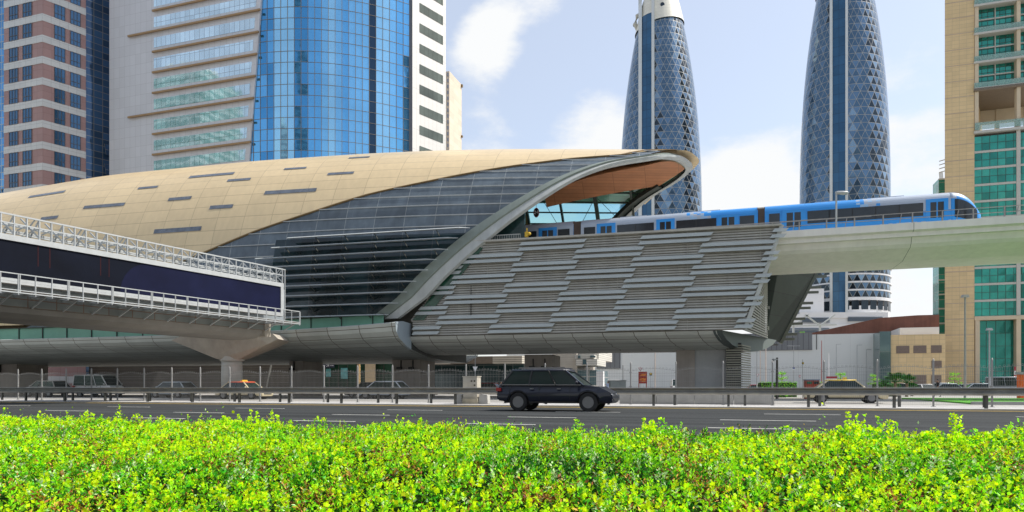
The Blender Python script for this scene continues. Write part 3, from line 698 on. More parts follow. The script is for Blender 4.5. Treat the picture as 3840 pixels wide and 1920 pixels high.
b = MB(); b.loft([[S(uE(v)+.45, v+.3, z+.02), S(uE(v)-.25, v-.1, z-.04)] for v, z in bp], closed=False); b.build('belly_end_rim', mat('dark_rim', (.06, .07, .07), .5), station)
# slab closing the underside behind
b = MB(); b.plan([tuple(S(u, v, 0))[:2] for u, v in ((-24, 56.3), (2.5, 56.3), (6.3, 66), (9.2, 75.8), (-24, 76))], 5.38, 5.46); b.build('underside', m_dark, station)
# supports under the station
def sbox(px0, px1, v, dv, z1, m, nm, z0=0, par=None):
    b = MB(); b.box(S, S.ru(px0, v), S.ru(px1, v), v, v+dv, z0, z1); return b.build(nm, m, par or station)
m_sup = mat('taupe_pier', (.30, .27, .24), .8, var=.1, scale=.6, streak=.15)
for a, c in ((-170, 64), (1085, 1135), (1471, 1576), (1967, 2072)):
    p = sbox(a, c, 63, 4, 4.1, m_sup, 'support_pier')
    fl = MB()
    for q in (.3, .72):
        if c-a < 60 and q > .5: continue
        u = S.ru(a+(c-a)*q, 62.8); fl.box(S, u-.04, u+.04, 62.8, 63, 3.0, 3.7); fl.box(S, u-.28, u+.15, 62.4, 62.85, 2.8, 3.02)
    fl.build('floodlight', mat('black_lamp_housing', (.02, .02, .02), .5), p)
sbox(2535, 2606, 60.2, 6, 4.4, m_sup, 'support_pier'); sbox(2606, 2722, 60.4, 5.6, 4.6, mat('grey_metal_panels', (.30, .31, .31), .5, .2, var=.05, streak=.1), 'service_wall')
b = MB(); ua, ub = S.ru(2722, 59.6), S.ru(2783, 59.6)
b.box(S, ua+.06, ub-.06, 59.66, 64, 0, 4.7); b.build('louvred_core_backing', m_dark, station)
b = MB(); z = .1
while z < 4.6:
    b.bar(S(ua, 59.6, z), S(ub, 59.6, z), .07, .11); b.bar(S(ub, 59.6, z), S(ub+.9, 62.5, z), .07, .11); z += .2
b.build('louvred_core', mat('olive_louvres', (.24, .235, .19), .6, .2, var=.1), station)
# platform number sign and yellow beacon
b = MB(); ps = S.pix(2011, 797, 61)
rg = Vector((0, 0, 1)); Mx = faceM(S, *[S.u.dot(ps), 61, ps.z])
dsk = lambda r, n=28: [(r*.62*math.cos(2*math.pi*i/n), r*math.sin(2*math.pi*i/n)) for i in range(n)]
for r, y, mi in ((.44, 0, 0), (.36, .015, 1)): 
    o_ = [Mx @ Vector((x, z_, y)) for x, z_ in dsk(r)]; b.add(o_+[p+S.v*.05 for p in o_], [tuple(range(28)), tuple(range(55, 27, -1))]+[(i, (i+1) % 28, (i+1) % 28+28, i+28) for i in range(28)], mi)
textmesh('24', .46, Mx @ Matrix.Translation((0, 0, .03)), b, 2); b.bar(ps+Vector((0, 0, .4)), ps+Vector((0, 0, 3.3)), .03)
tag(b.build('platform_sign', [mat('sign_red', (.35, .02, .04), .5, var=0), mat('sign_black', (.01, .01, .015), .5, var=0), mat('sign_white', (.8, .8, .8), .5, var=0)]), 'round black sign with red ring reading 24 hanging in the station mouth', 'sign')
bc = thing('signal_post', S.pix(1976, 897, 56.8), 'small yellow signal box on a post at the top of the louvred wall', 'signal')
b = MB(); q = S.pix(1976, 897, 56.8); b.bar(q-Vector((0, 0, .3)), q+Vector((0, 0, .95)), .1); b.build('post', mat('signal_yellow', (.65, .42, .03), .5), bc)
b = MB(); b.box(S, S.u.dot(q)-.17, S.u.dot(q)+.1, 56.7, 56.95, q.z+.2, q.z+.62); b.ball(q+S.u*.2+Vector((0, 0, .45)), .16, 10, 6); b.build('lamp_box', mat('signal_yellow', (.65, .42, .03), .5), bc)
b = MB(); u0 = S.ru(1800, 56.3); u1 = S.ru(1950, 56.3)
for i in range(24): b.bar(S(u0+(u1-u0)*i/23, 56.4, 13.5), S(u0+(u1-u0)*i/23, 56.4, 14.05), .03)
b.bar(S(u0, 56.4, 14.05), S(u1, 56.4, 14.05), .05); b.build('balustrade', m_riml, station)
b = MB(); b.box(S, -19.5, -13.6, 57.4, 57.6, 12.2, 16.2); b.build('platform_screen', mat('dark_teal_glass', (.02, .05, .05), .12, var=.3), station)

# ================================================================ VIADUCT
via = thing('viaduct', R(30, 62, 0), 'pale concrete elevated railway deck running right from the station', 'viaduct')
m_via = mat('viaduct_concrete', (.76, .74, .69), .8, var=.05, scale=.3, streak=.10)
vp = [(57.4, 13.25), (57.4, 12.72), (57.95, 12.5), (58.25, 11.85), (58.55, 11.6), (61, 11.0), (65, 11.0), (67.45, 11.6), (67.75, 11.85), (68.05, 12.5), (68.6, 12.72), (68.6, 13.25), (68.3, 13.25), (68.3, 12.3), (57.7, 12.3), (57.7, 13.25)]
b = MB(); b.loft([[R(u, v, z) for v, z in vp] for u in (-16, 75)], cap=True); b.build('deck', m_via, via)
b = MB()
for u in np.arange(-12, 74, 12.4):
    b.loft([[R(u_, 63+(v-63)*1.0008, z-.004 if z < 13 else z+.004) for v, z in vp[:12]] for u_ in (u, u+.03)], closed=False)
b.build('segment_joints', m_trim_d, via)
b = MB()
for v in (60.2, 61.6, 64.4, 65.8): b.box(R, -60, 75, v-.035, v+.035, 12.3, 12.48)
b.build('rails', m_galv2, via)
b = MB()
n = 0
for k in range(52):
    u = -9+k*1.95+.3
    b.bar(R(u, 57.55, 13.2), R(u, 57.55, 14.0), .06, .09)
for z in (14.02, 13.62): b.bar(R(-9, 57.55, z), R(75, 57.55, z), .05)
b.build('railing', mat('steel_railing', (.33, .31, .28), .4, .6), via)
b = MB()
for k in range(10):
    u = -14+k*3.7; zz = 13.95-.0*k
    b.bar(R(u, 57.5, 13.3), R(u+.12, 57.5, 13.95), .05)
b.bar(R(-14, 57.5, 13.97), R(10, 57.5, 13.97), .05); b.build('inner_railing', mat('steel_railing', (.33, .31, .28), .4, .6), via)
# piers beyond the frame
for u in (46, 72):
    b = MB(); b.lathe([(1.0, 0), (1.0, 9.2), (2.6, 11.0)], tuple(R(u, 63, 0)), 20); b.build('support_column', m_via, via)
lp = thing('viaduct_lamp', R(R.ru(3136, 57.45), 57.45, 13.25), 'short lamp post with a pale hooded head on the viaduct edge', 'lamp post')
q = R(R.ru(3136, 57.45), 57.45, 13.25); b = MB(); b.tube([q, q+Vector((0, 0, 2.75))], .07, 8); b.build('pole', m_white, lp)
b = MB(); b.loft([[q+R.u*x+Vector((0, 0, 2.62+zc_+.13*h*math.sin(a)))+R.v*.16*h*math.cos(a) for a in [2*math.pi*i/10 for i in range(10)]] for x, h, zc_ in ((-.08, .5, .08), (.1, 1, .05), (.45, 1.2, .0), (.75, 1.0, -.02), (.85, .3, 0))], cap=True); b.build('lamp_head', m_white, lp, smooth=True)

# ================================================================ TRAIN
m_tblue = mat('train_blue', (.012, .26, .70), .4, 0, var=.04, scale=.5, coat=.3)
m_tlight = mat('train_pale_blue', (.30, .48, .68), .35, 0, var=.04, coat=.5)
m_tsil = mat('train_silver', (.38, .44, .52), .4, .1, var=.04, scale=.5, coat=.3)
m_twin = mat('train_window', (.020, .026, .032), .08, 0, var=.3, scale=.6)
m_tbrown = mat('gangway_rubber', (.12, .085, .065), .7, var=.2)
VT = 59.4; ZR = 12.42
train = thing('metro_train', R(0, 60.9, 12.42), 'blue and silver driverless metro train leaving the station on the viaduct', 'train')
sec = [(0, .45), (0, 1.75), (.02, 2.9), (.12, 3.15), (.35, 3.4), (.7, 3.52), (1.35, 3.58), (2.0, 3.52), (2.35, 3.4), (2.58, 3.15), (2.68, 2.9), (2.7, 1.75), (2.7, .45)]
def carbody(u0, u1, style):
    b = MB(); n = int((u1-u0)/.28); zs = [.45, .62, .79, .96, 1.13, 1.30, 1.47, 1.75]
    ft = lambda v, z: (VT+v, ZR+z)
    rowpts = [(0, z) for z in zs]+[(.01, 2.1), (.02, 2.75), (.05, 2.95), (.12, 3.12), (.2, 3.25), (.33, 3.38), (.7, 3.52), (1.35, 3.58), (2.0, 3.52), (2.37, 3.38), (2.58, 3.12), (2.68, 2.9), (2.7, .45)]
    us = [u0+(u1-u0)*i/n for i in range(n+1)]
    rg = random.Random(style*5+1)
    o = len(b.v)
    for u in us: b.v += [tuple(R(u, VT+v, ZR+z)) for v, z in rowpts]
    K = len(rowpts)
    for i in range(n):
        f = (i+.5)/n
        for k in range(K-1):
            z = rowpts[k][1]
            if k < 8:      # lower band
                if style == 2: pr = 0 if f < .58 else min(1, (f-.58)/.2)*.6+max(0, z-1.1)*-.9; pr = pr if z < 1.3 else 0
                elif style == 1: pr = 0
                else: pr = .1
                if style == 2 and f > .82 and z < 1.0: pr = 1
            else:
                if style == 2: pr = 0 if f < .50 else (f-.50)/.17
                elif style == 1: pr = 1 if f < .55 else 1-(f-.55)/.2
                else: pr = .0 if f < .5 else (f-.5)/.3
                if style == 0: pr = pr
            w = rg.random() < pr
            m_ = 1 if w else (2 if (0 < pr < 1 and rg.random() < .35) else 0)
            b.f.append((o+i*K+k, o+(i+1)*K+k, o+(i+1)*K+k+1, o+i*K+k+1)); b.m.append(m_); b.uv.append(None)
    b.f.append(tuple(o+k for k in range(K))); b.m.append(0); b.uv.append(None)
    b.f.append(tuple(o+n*K+k for k in range(K))[::-1]); b.m.append(0); b.uv.append(None)
    b.f.append((o, o+K-1, o+n*K+K-1, o+n*K)); b.m.append(0); b.uv.append(None)
    return b.build('car_body', [m_tblue, m_tsil, m_tlight], train)
ur = lambda px: R.ru(px, VT)
cars = [(ur(2163)-24, ur(2150), 0), (ur(2178), ur(2842), 1), (ur(2868), ur(3566), 2)]
for a, c, st in cars:
    bd = carbody(a, c, st)
def side_part(px0, px1, z0, z1, nm, m, out=.02, par=None):
    b = MB(); b.box(R, ur(px0), ur(px1), VT-out, VT+.02, ZR+z0, ZR+z1); return b.build(nm, m, par or train)
for a, c in ((1910, 2012), (2092, 2136), (2190, 2232), (2314, 2452), (2536, 2686), (2774, 2828), (2884, 2924), (3028, 3462)):
    side_part(a, c, 1.72, 2.72, 'window_band', m_twin)
    mb_ = MB(); nn = max(1, round((ur(c)-ur(a))/1.5))
    for i in range(1, nn): u = ur(a)+(ur(c)-ur(a))*i/nn; mb_.box(R, u-.03, u+.03, VT-.024, VT, ZR+1.72, ZR+2.72)
    if nn > 1: mb_.build('window_divider', mat('black_rubber', (.01, .01, .01), .5), train)
for a, c in ((2020, 2088), (2238, 2308), (2461, 2530), (2690, 2770), (2932, 3021), (3472, 3556)):
    d = side_part(a, c, .5, 2.95, 'door', m_tblue, .03)
    w = ur(c)-ur(a)
    for f0, f1 in ((.2, .47), (.53, .8)):
        b = MB(); b.box(R, ur(a)+w*f0, ur(a)+w*f1, VT-.035, VT-.02, ZR+1.5, ZR+2.7); b.build('door_window', m_twin, d)
for a, c in ((2148, 2180), (2840, 2870)):
    b = MB(); u0, u1 = ur(a), ur(c); n = 8
    for i in range(n):
        x0 = u0+(u1-u0)*i/n; x1 = u0+(u1-u0)*(i+.7)/n; b.box(R, x0, x1, VT+.15, VT+2.5, ZR+.5, ZR+3.35)
    b.box(R, u0, u1, VT+.25, VT+2.4, ZR+.6, ZR+3.25); b.build('gangway', m_tbrown, train)
# nose
b = MB(); u0 = ur(3566); rings = []
for f in np.linspace(0, 1, 12):
    u = u0+2.15*f; zt_ = 3.58-1.75*f**2.3; zb_ = .45+.35*f**2; sq = 1-.5*f**2.6; r_ = []
    for v, z in [(0, .45), (0, 1.0), (0, 1.75), (.02, 2.9), (.12, 3.15), (.35, 3.4), (.7, 3.52), (1.35, 3.58), (2.0, 3.52), (2.35, 3.4), (2.58, 3.15), (2.68, 2.9), (2.7, 1.75), (2.7, 1.0), (2.7, .45)]:
        r_.append(R(u, VT+1.35+(v-1.35)*sq, ZR+zb_+(z-.45)/(3.58-.45)*(zt_-zb_)))
    rings.append(r_)
b.loft(rings, cap=True)
for i in range(len(b.f)):
    zc = sum(b.v[j][2] for j in b.f[i])/len(b.f[i])-ZR; b.m[i] = 1 if (zc > 3.0) else 0
b.build('nose', [m_tblue, m_tsil], train, smooth=True)
b = MB(); wr = []
for f in np.linspace(.12, .86, 9):
    u = u0+2.15*f; zt_ = 3.58-1.75*f**2.3; zb_ = .45+.35*f**2; sq = 1-.5*f**2.6; lo__ = 1.55-.5*f; hi__ = 2.85
    mp_ = lambda z: ZR+zb_+(z-.45)/3.13*(zt_-zb_)
    wr.append([R(u, VT+1.35-1.35*sq-.025, mp_(lo__)), R(u, VT+1.35-1.34*sq-.025, mp_((lo__+hi__)/2)), R(u, VT+1.35-1.33*sq-.02, mp_(hi__))])
b.loft(wr, closed=False); b.build('nose_window', m_twin, train)
b = MB()
for a, c in ((2320, 2420), (2560, 2700), (3060, 3180), (3260, 3400)): b = MB(); b.box(R, ur(a), ur(c), VT+.9, VT+1.8, ZR+3.5, ZR+3.62); b.build('roof_equipment', m_tsil, train)
for a, c in ((3058, 3128),): side_part(a, c, .75, 1.15, 'pink_badge', mat('badge_pink', (.6, .03, .25), .5), .025)
b = MB(); b.box(R, ur(2170)-15, ur(3640), VT+.3, VT+2.4, ZR+.05, ZR+.5); b.build('underframe', m_dark, train)
# ================================================================ BUILDINGS
E = Frame(-(90-39.1))      # u axis = receding to the right (the towers' side faces)
def glass_mat(name, col, rough=.06, metal=.6, bump=.04, bscale=.35, var=.15, cw=None, ch=None, line=(.12, .14, .15), lw=.12, scale=.15, pv=.12):
    if cw: return grid_mat(name, col, line, cw, ch, lw=lw, rough=rough, metal=metal, var=var, bump=bump, scale=scale, pv=pv)
    return mat(name, col, rough, metal, var=var, scale=scale, bump=bump, bscale=bscale)
# ---- pink and white banded tower
pk = thing('banded_tower', R(R.ru(160, 89.8), 89.8, 0), 'pink and white banded office tower with blue corner glass, far left', 'tower')
m_pink = grid_mat('pink_cladding', (.33, .205, .195), (.24, .14, .13), 1.35, 1.9, lw=.05, rough=.5, var=.08, scale=.15, pv=.04)
m_wpan = grid_mat('white_band_panels', (.55, .57, .57), (.35, .36, .36), 1.35, 1.9, lw=.05, rough=.45, var=.05, scale=.15, pv=.03)
m_bwin = glass_mat('blue_window', (.045, .12, .22), rough=.07, metal=.45, bump=.06, bscale=.6)
# main block in two frames: front face along R, side face along E
ck = Vector(((160-CX)/FPX*120, 120, 0)); vR = R.v.dot(ck); uR0 = R.u.dot(ck)
Ek = Frame(E.deg, (ck.x, ck.y))
TZ = 95.0
PITCH = 80/FPX*120; ytop0 = 54          # white band lower edge at x=160: 80(...)
z_ref = EYE+(HOR-155/2.0125*1)/FPX*120     # lower edge of a white band at the corner
uF0 = R.ru(15, vR); lenE = Ek.u.dot(Vector(((322-CX)/FPX*1, 1, 0)).normalized()*1)
# length of the side face: intersect ray at x=322 with the line ck + Ek.u * s
def s_on_E(px, org):
    r = (px-CX)/FPX; d = E.u; return (r*org.y-org.x)/(d.x-r*d.y)
sE = s_on_E(322, ck); sE2 = s_on_E(412, ck)
def Rw(u, z, d=0): return R(u, vR+d, z)
def Ew(s, z, d=0): return ck+E.u*s+E.v*d+Vector((0, 0, z))
body = MB(); bands = MB(); nfl = 24
body.plan([tuple(R(uF0, vR, 0))[:2], tuple(ck)[:2], tuple(Ew(sE, 0))[:2], tuple(Ew(sE, 0, 30))[:2], tuple(R(uF0, vR+30, 0))[:2]], 0, TZ)
body.build('pink_wall', m_pink, pk)
k = -26
zs = []
while True:
    z = z_ref+k*PITCH; k += 1
    if z < 0: continue
    if z > TZ-1.5: break
    zs.append(z)
for z in zs:
    bands.plan([tuple(R(uF0-.02, vR-.06, 0))[:2], tuple((ck-R.v*.06-E.v*0+Vector((.04, -.04, 0))))[:2], tuple(Ew(sE, 0, -.06))[:2], tuple(Ew(sE, 0, .3))[:2], tuple(ck+Vector((-.3, .5, 0)))[:2], tuple(R(uF0, vR+.3, 0))[:2]], z, z+1.25)
bands.build('white_bands', m_wpan, pk)
m_wfr = mat('window_reveal', (.10, .10, .11), .5)
def tower_win(fr, p0, p1, z0, z1, par, m, rec=.04):
    """pane and frame as one part; p0, p1 = base points"""
    b = MB(); d = (p1-p0).normalized(); nrm = Vector((d.y, -d.x, 0))
    if nrm.y > 0 and nrm.dot(p0) > 0: nrm = -nrm
    b.quad(p0+nrm*.05+Vector((0, 0, z0)), p1+nrm*.05+Vector((0, 0, z0)), p1+nrm*.05+Vector((0, 0, z1)), p0+nrm*.05+Vector((0, 0, z1)))
    w = b.build('window', m, par)
    f = MB(); L_ = (p1-p0).length; n = 3
    for i in range(n+1): f.bar(p0+d*(L_*i/n)+nrm*.08+Vector((0, 0, z0)), p0+d*(L_*i/n)+nrm*.08+Vector((0, 0, z1)), .07)
    for zz in (z0, z0+(z1-z0)*.35, z1): f.bar(p0+nrm*.08+Vector((0, 0, zz)), p1+nrm*.08+Vector((0, 0, zz)), .07)
    f.build('frame', m_wfr, w)
vis = [z for z in zs if 36 < z+1.3 < 72]
for z in vis:
    z0, z1 = z+1.28, z+PITCH-.04
    for a, c in ((36, 68), (87, 120)): tower_win(R, R(R.ru(a, vR), vR, 0), R(R.ru(c, vR), vR, 0), z0, z1, pk, m_bwin)
    for a, c in ((204, 243), (264, 301)): tower_win(E, Ew(s_on_E(a, ck), 0), Ew(s_on_E(c, ck), 0), z0, z1, pk, m_bwin)
m_bcw = glass_mat('deep_blue_curtain_wall', (.035, .085, .17), cw=1.5, ch=PITCH/3, line=(.22, .22, .20), lw=.10, metal=.35, bump=.05, pv=.35)
b = MB(); b.quad(Ew(sE, 0, .5), Ew(sE2+1, 0, .5), Ew(sE2+1, TZ-2, .5), Ew(sE, TZ-2, .5)); b.quad(Ew(sE, 0, .5), Ew(sE, 0, .02), Ew(sE, TZ-2, .02), Ew(sE, TZ-2, .5)); b.build('blue_glass_side', m_bcw, pk)
b = MB(); b.box(R, uF0-12, uF0, vR+.6, vR+20, 0, TZ-2); b.build('blue_glass_wing', glass_mat('bright_blue_curtain_wall', (.08, .26, .50), cw=1.5, ch=PITCH/3, line=(.4, .4, .36), lw=.10, metal=.5, bump=.05, pv=.3), pk)
for i, z in enumerate(vis[2:4]):
    s0 = sE+(sE2-sE)*.8; b = MB(); b.hexa([Ew(s0, z, .45), Ew(s0+2, z, .45), Ew(s0+2, z, .5), Ew(s0, z, .5), Ew(s0, z-2.2, -.4), Ew(s0+2, z-2.2, -.4), Ew(s0+2, z-2.2, -.35), Ew(s0, z-2.2, -.35)]); b.build('open_window', m_bcw, pk)
b = MB(); uu, zz = R.uz(6, 716, vR+.55); textmesh('Y', 1.0, faceM(R, uu, vR+.5, zz), b, ext=.05); b.build('roof_lettering', m_wpan, pk)

# ---- white and blue tower
v_w = R.v.dot(Vector(((410-CX)/FPX*125, 125, 0)))
bt = thing('blue_glass_tower', R(R.ru(900, v_w), v_w+10, 0), 'tower with curved bright blue glass front between white panelled wings', 'tower')
m_alu = grid_mat('silver_white_panels', (.56, .57, .60), (.40, .40, .42), 1.25, 1.85, lw=.045, rough=.4, metal=.15, var=.04, scale=.08, pv=.03)
m_strip = grid_mat('pale_strip_windows', (.60, .74, .80), (.30, .33, .34), 1.05, 2.2, lw=.07, rough=.05, metal=.75, var=.2, scale=.1, bump=.10, pv=.10)
def zpx(px, py, F, v): return F.uz(px, py, v)[1]
TB = 98.0
b = MB(); ua, ub = R.ru(410, v_w), R.ru(585, v_w)
xe0, xe1 = 978, 932            # slanted right edge at y = 0 and y = 640
z_a, z_b = zpx(978, 0, R, v_w), zpx(932, 640, R, v_w)
def ue(z): return R.ru(978, v_w)+(R.ru(932, v_w)-R.ru(978, v_w))*(z_a-z)/(z_a-z_b)
b.prism([(ua, 0), (ue(0), 0), (ue(TB), TB), (ua, TB)], R, v_w, v_w+12); b.build('white_front_wing', m_alu, bt)
pch = 79.3/FPX*R.depth(780, v_w)
# strip windows, one per floor, between x=577 and the slanted edge; (measured at x=577: lower edges)
ys = 105/2.0125
zl = zpx(577, (208)/2.0125, R, v_w)       # lower edge of the second band
for k in range(-9, 8):
    z0 = zl+k*pch; z1 = z0+pch*.50
    if z0 < 24 or z1 > TB-1: continue
    uu0 = R.ru(577, v_w); b = MB(); b.prism([(uu0, z0), (ue(z0)-.9, z0), (ue(z1)-.9, z1), (uu0, z1)], R, v_w-.03, v_w); b.build('strip_window', m_strip, bt)
    g = MB(); zz = z0-pch*.235; us_ = R.ru(486 if k in (-4, 0) else 577, v_w)
    g.bar(R(us_, v_w-.35, zz), R(ue(zz)+.3, v_w-.35, zz), .28, .3)
    for q in np.arange(us_+.3, ue(zz), 1.05*2): g.bar(R(q, v_w-.3, zz), R(q, v_w, zz+.15), .06)
    g.build('bronze_rail', mat('bronze_rail', (.34, .22, .11), .45, .4, var=.05), bt)
# curved blue curtain wall
arc_px = [(925, 116.2), (975, 115.0), (1070, 114.6), (1170, 114.7), (1275, 115.5), (1377, 116.8), (1460, 118.4), (1538, 120.6)]
apx = [a for a, _ in arc_px]; aZ = [z for _, z in arc_px]; cf = np.polyfit(apx, aZ, 3)
def apt(px, off=0): Z = float(np.polyval(cf, px)); return Vector(((px-CX)/FPX*Z, Z+off, 0))
ncol = 24; pxs = list(np.linspace(925, 1538, ncol+1)); rowh = 40.9/FPX*116
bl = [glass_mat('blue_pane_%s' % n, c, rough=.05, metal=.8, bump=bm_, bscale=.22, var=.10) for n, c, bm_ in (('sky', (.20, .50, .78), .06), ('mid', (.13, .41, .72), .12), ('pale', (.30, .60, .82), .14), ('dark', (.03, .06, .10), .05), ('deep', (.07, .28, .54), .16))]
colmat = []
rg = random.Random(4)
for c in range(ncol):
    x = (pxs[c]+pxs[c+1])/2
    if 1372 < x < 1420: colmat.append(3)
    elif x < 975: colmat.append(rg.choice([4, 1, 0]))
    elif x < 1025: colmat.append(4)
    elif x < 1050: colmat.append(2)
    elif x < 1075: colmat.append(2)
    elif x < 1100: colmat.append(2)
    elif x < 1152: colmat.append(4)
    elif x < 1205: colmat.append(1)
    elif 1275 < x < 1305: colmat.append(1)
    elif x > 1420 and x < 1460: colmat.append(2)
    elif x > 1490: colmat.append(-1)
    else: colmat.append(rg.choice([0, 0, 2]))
b = MB(); nr = int(TB/rowh)
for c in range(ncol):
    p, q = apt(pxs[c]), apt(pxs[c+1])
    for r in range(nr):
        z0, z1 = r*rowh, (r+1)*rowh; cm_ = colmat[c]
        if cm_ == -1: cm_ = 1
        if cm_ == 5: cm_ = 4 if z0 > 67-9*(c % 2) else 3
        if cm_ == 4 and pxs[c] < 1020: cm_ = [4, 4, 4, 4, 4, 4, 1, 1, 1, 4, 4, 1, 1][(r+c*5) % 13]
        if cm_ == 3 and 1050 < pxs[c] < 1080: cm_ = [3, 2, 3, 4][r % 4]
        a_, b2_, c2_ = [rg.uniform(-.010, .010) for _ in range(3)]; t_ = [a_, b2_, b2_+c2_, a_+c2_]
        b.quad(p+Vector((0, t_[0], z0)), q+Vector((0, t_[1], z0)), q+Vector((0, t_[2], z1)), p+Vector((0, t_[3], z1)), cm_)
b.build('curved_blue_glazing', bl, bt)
b = MB()
for c in range(ncol+1): b.bar(apt(pxs[c], -.04), apt(pxs[c], -.04)+Vector((0, 0, TB)), .07)
for r in range(1, nr):
    for c in range(ncol): b.bar(apt(pxs[c], -.03)+Vector((0, 0, r*rowh)), apt(pxs[c+1], -.03)+Vector((0, 0, r*rowh)), .055)
b.build('glazing_bars', mat('tan_glazing_bar', (.25, .22, .18), .5, .3, var=0), bt)
# right wing
cr = Vector(((1556-CX)/FPX*120.8, 120.8, 0))
def Cw(s, z, d=0): return cr+E.u*s+E.v*d+Vector((0, 0, z))
s1 = s_on_E(1672, cr)
b = MB(); b.plan([tuple(Cw(-.6, 0, .0))[:2], tuple(Cw(s1, 0))[:2], tuple(Cw(s1, 0, 16))[:2], tuple(Cw(-.6, 0, 16))[:2]], 0, TB+3); b.build('white_side_wing', grid_mat('white_wing_panels', (.66, .65, .62), (.45, .43, .41), 1.0, 3.6, lw=.05, rough=.5, var=.04, scale=.1, pv=.02), bt)
b = MB(); b.plan([tuple(apt(1534))[:2], tuple(Cw(-.6, 0, -.0))[:2], tuple(Cw(-.6, 0, 3))[:2], tuple(apt(1534, 3))[:2]], 0, TB+1); b.build('corner_strip', mat('dark_grey_strip', (.12, .13, .15), .4, .3), bt)
sa, sb = s_on_E(1555+0, cr)+1.15, s_on_E(1661, cr)
z_r = EYE+(HOR-80/2.0125)/FPX*Cw(sa, 0).y; rp = 76.6/FPX*Cw(sa, 0).y
m_owin = grid_mat('olive_strip_windows', (.13, .15, .12), (.05, .05, .04), 1.1, 2.2, lw=.06, rough=.08, metal=.5, var=.3, scale=.2, bump=.06, pv=.2)
for k in range(-11, 8):
    z0 = z_r+k*rp-.2; z1 = z0+rp*.44
    if z0 < 24 or z1 > TB: continue
    b = MB(); b.quad(Cw(sa, z0, -.04), Cw(sb, z0, -.04), Cw(sb, z1, -.04), Cw(sa, z1, -.04)); b.build('strip_window', m_owin, bt)
# ---- beige slab building behind it
vb = 160.0
bs = thing('beige_block', R(R.ru(1700, vb), vb, 0), 'plain beige concrete block peeping out behind the white wing of the blue tower', 'building')
u0, z0 = R.uz(1681, 258, vb); u1, z1 = R.uz(1731, 268, vb)
ue_ = R.ru(1685, vb); dq = next(q for q in np.arange(2, 60, .25) if (lambda p: CX+FPX*p.x/p.y)(R(ue_, vb+q, 0)) > 1731)
b = MB(); b.box(R, ue_-8, ue_, vb, vb+dq, 0, z1+.6); b.build('wall', grid_mat('beige_concrete_blocks', (.62, .53, .42), (.52, .44, .35), 3, 1.4, lw=.06, rough=.8, var=.08, scale=.1), bs)
b = MB(); k = 0
for z in np.arange(20, z0-1, 1.5): b.box(R, R.ru(1677, vb-.1), R.ru(1681.5, vb-.1), vb-.15, vb, z, z+.85)
b.build('louvre_strip', mat('blue_grey_louvre', (.22, .25, .32), .5), bs)
b = MB(); b.box(R, ue_, ue_+.4, vb+dq-.5, vb+dq, z1-.2, z1+.5); b.box(R, ue_, ue_+.4, vb+dq-.5, vb+dq, z1-13.5, z1-13); b.build('roof_lamp', m_gedge, bs)

# ---- twin diagrid towers
prof_t = [(8, 17.6), (30, 17.2), (42, 17.3), (62, 17.5), (76, 17.4), (90, 17.1), (103, 16.6), (116, 15.7), (126, 14.8), (135, 13.6), (146, 11.7), (156, 9.8), (164, 8.2)]
def rt(z): return float(np.interp(z, [p[0] for p in prof_t], [p[1] for p in prof_t]))
pz = np.polyfit([p[0] for p in prof_t], [p[1] for p in prof_t], 5)
def rt(z): return float(np.polyval(pz, z)) if z < 166 else float(np.polyval(pz, 166))*max(.05, 1-(z-166)/22)
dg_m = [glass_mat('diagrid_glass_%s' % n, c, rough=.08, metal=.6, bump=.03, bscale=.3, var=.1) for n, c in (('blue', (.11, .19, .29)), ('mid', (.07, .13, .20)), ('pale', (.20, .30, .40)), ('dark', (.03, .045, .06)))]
m_lat = mat('pale_lattice', (.30, .305, .29), .5, .3, var=.05)
m_fin = mat('pale_fin', (.60, .62, .60), .4, .3, var=.04, streak=.1)
m_stripg = glass_mat('deep_blue_strip_glass', (.03, .10, .19), cw=2.1, ch=3.6, line=(.02, .03, .05), lw=.10, metal=.4, bump=.02, pv=.12)
rt0 = rt
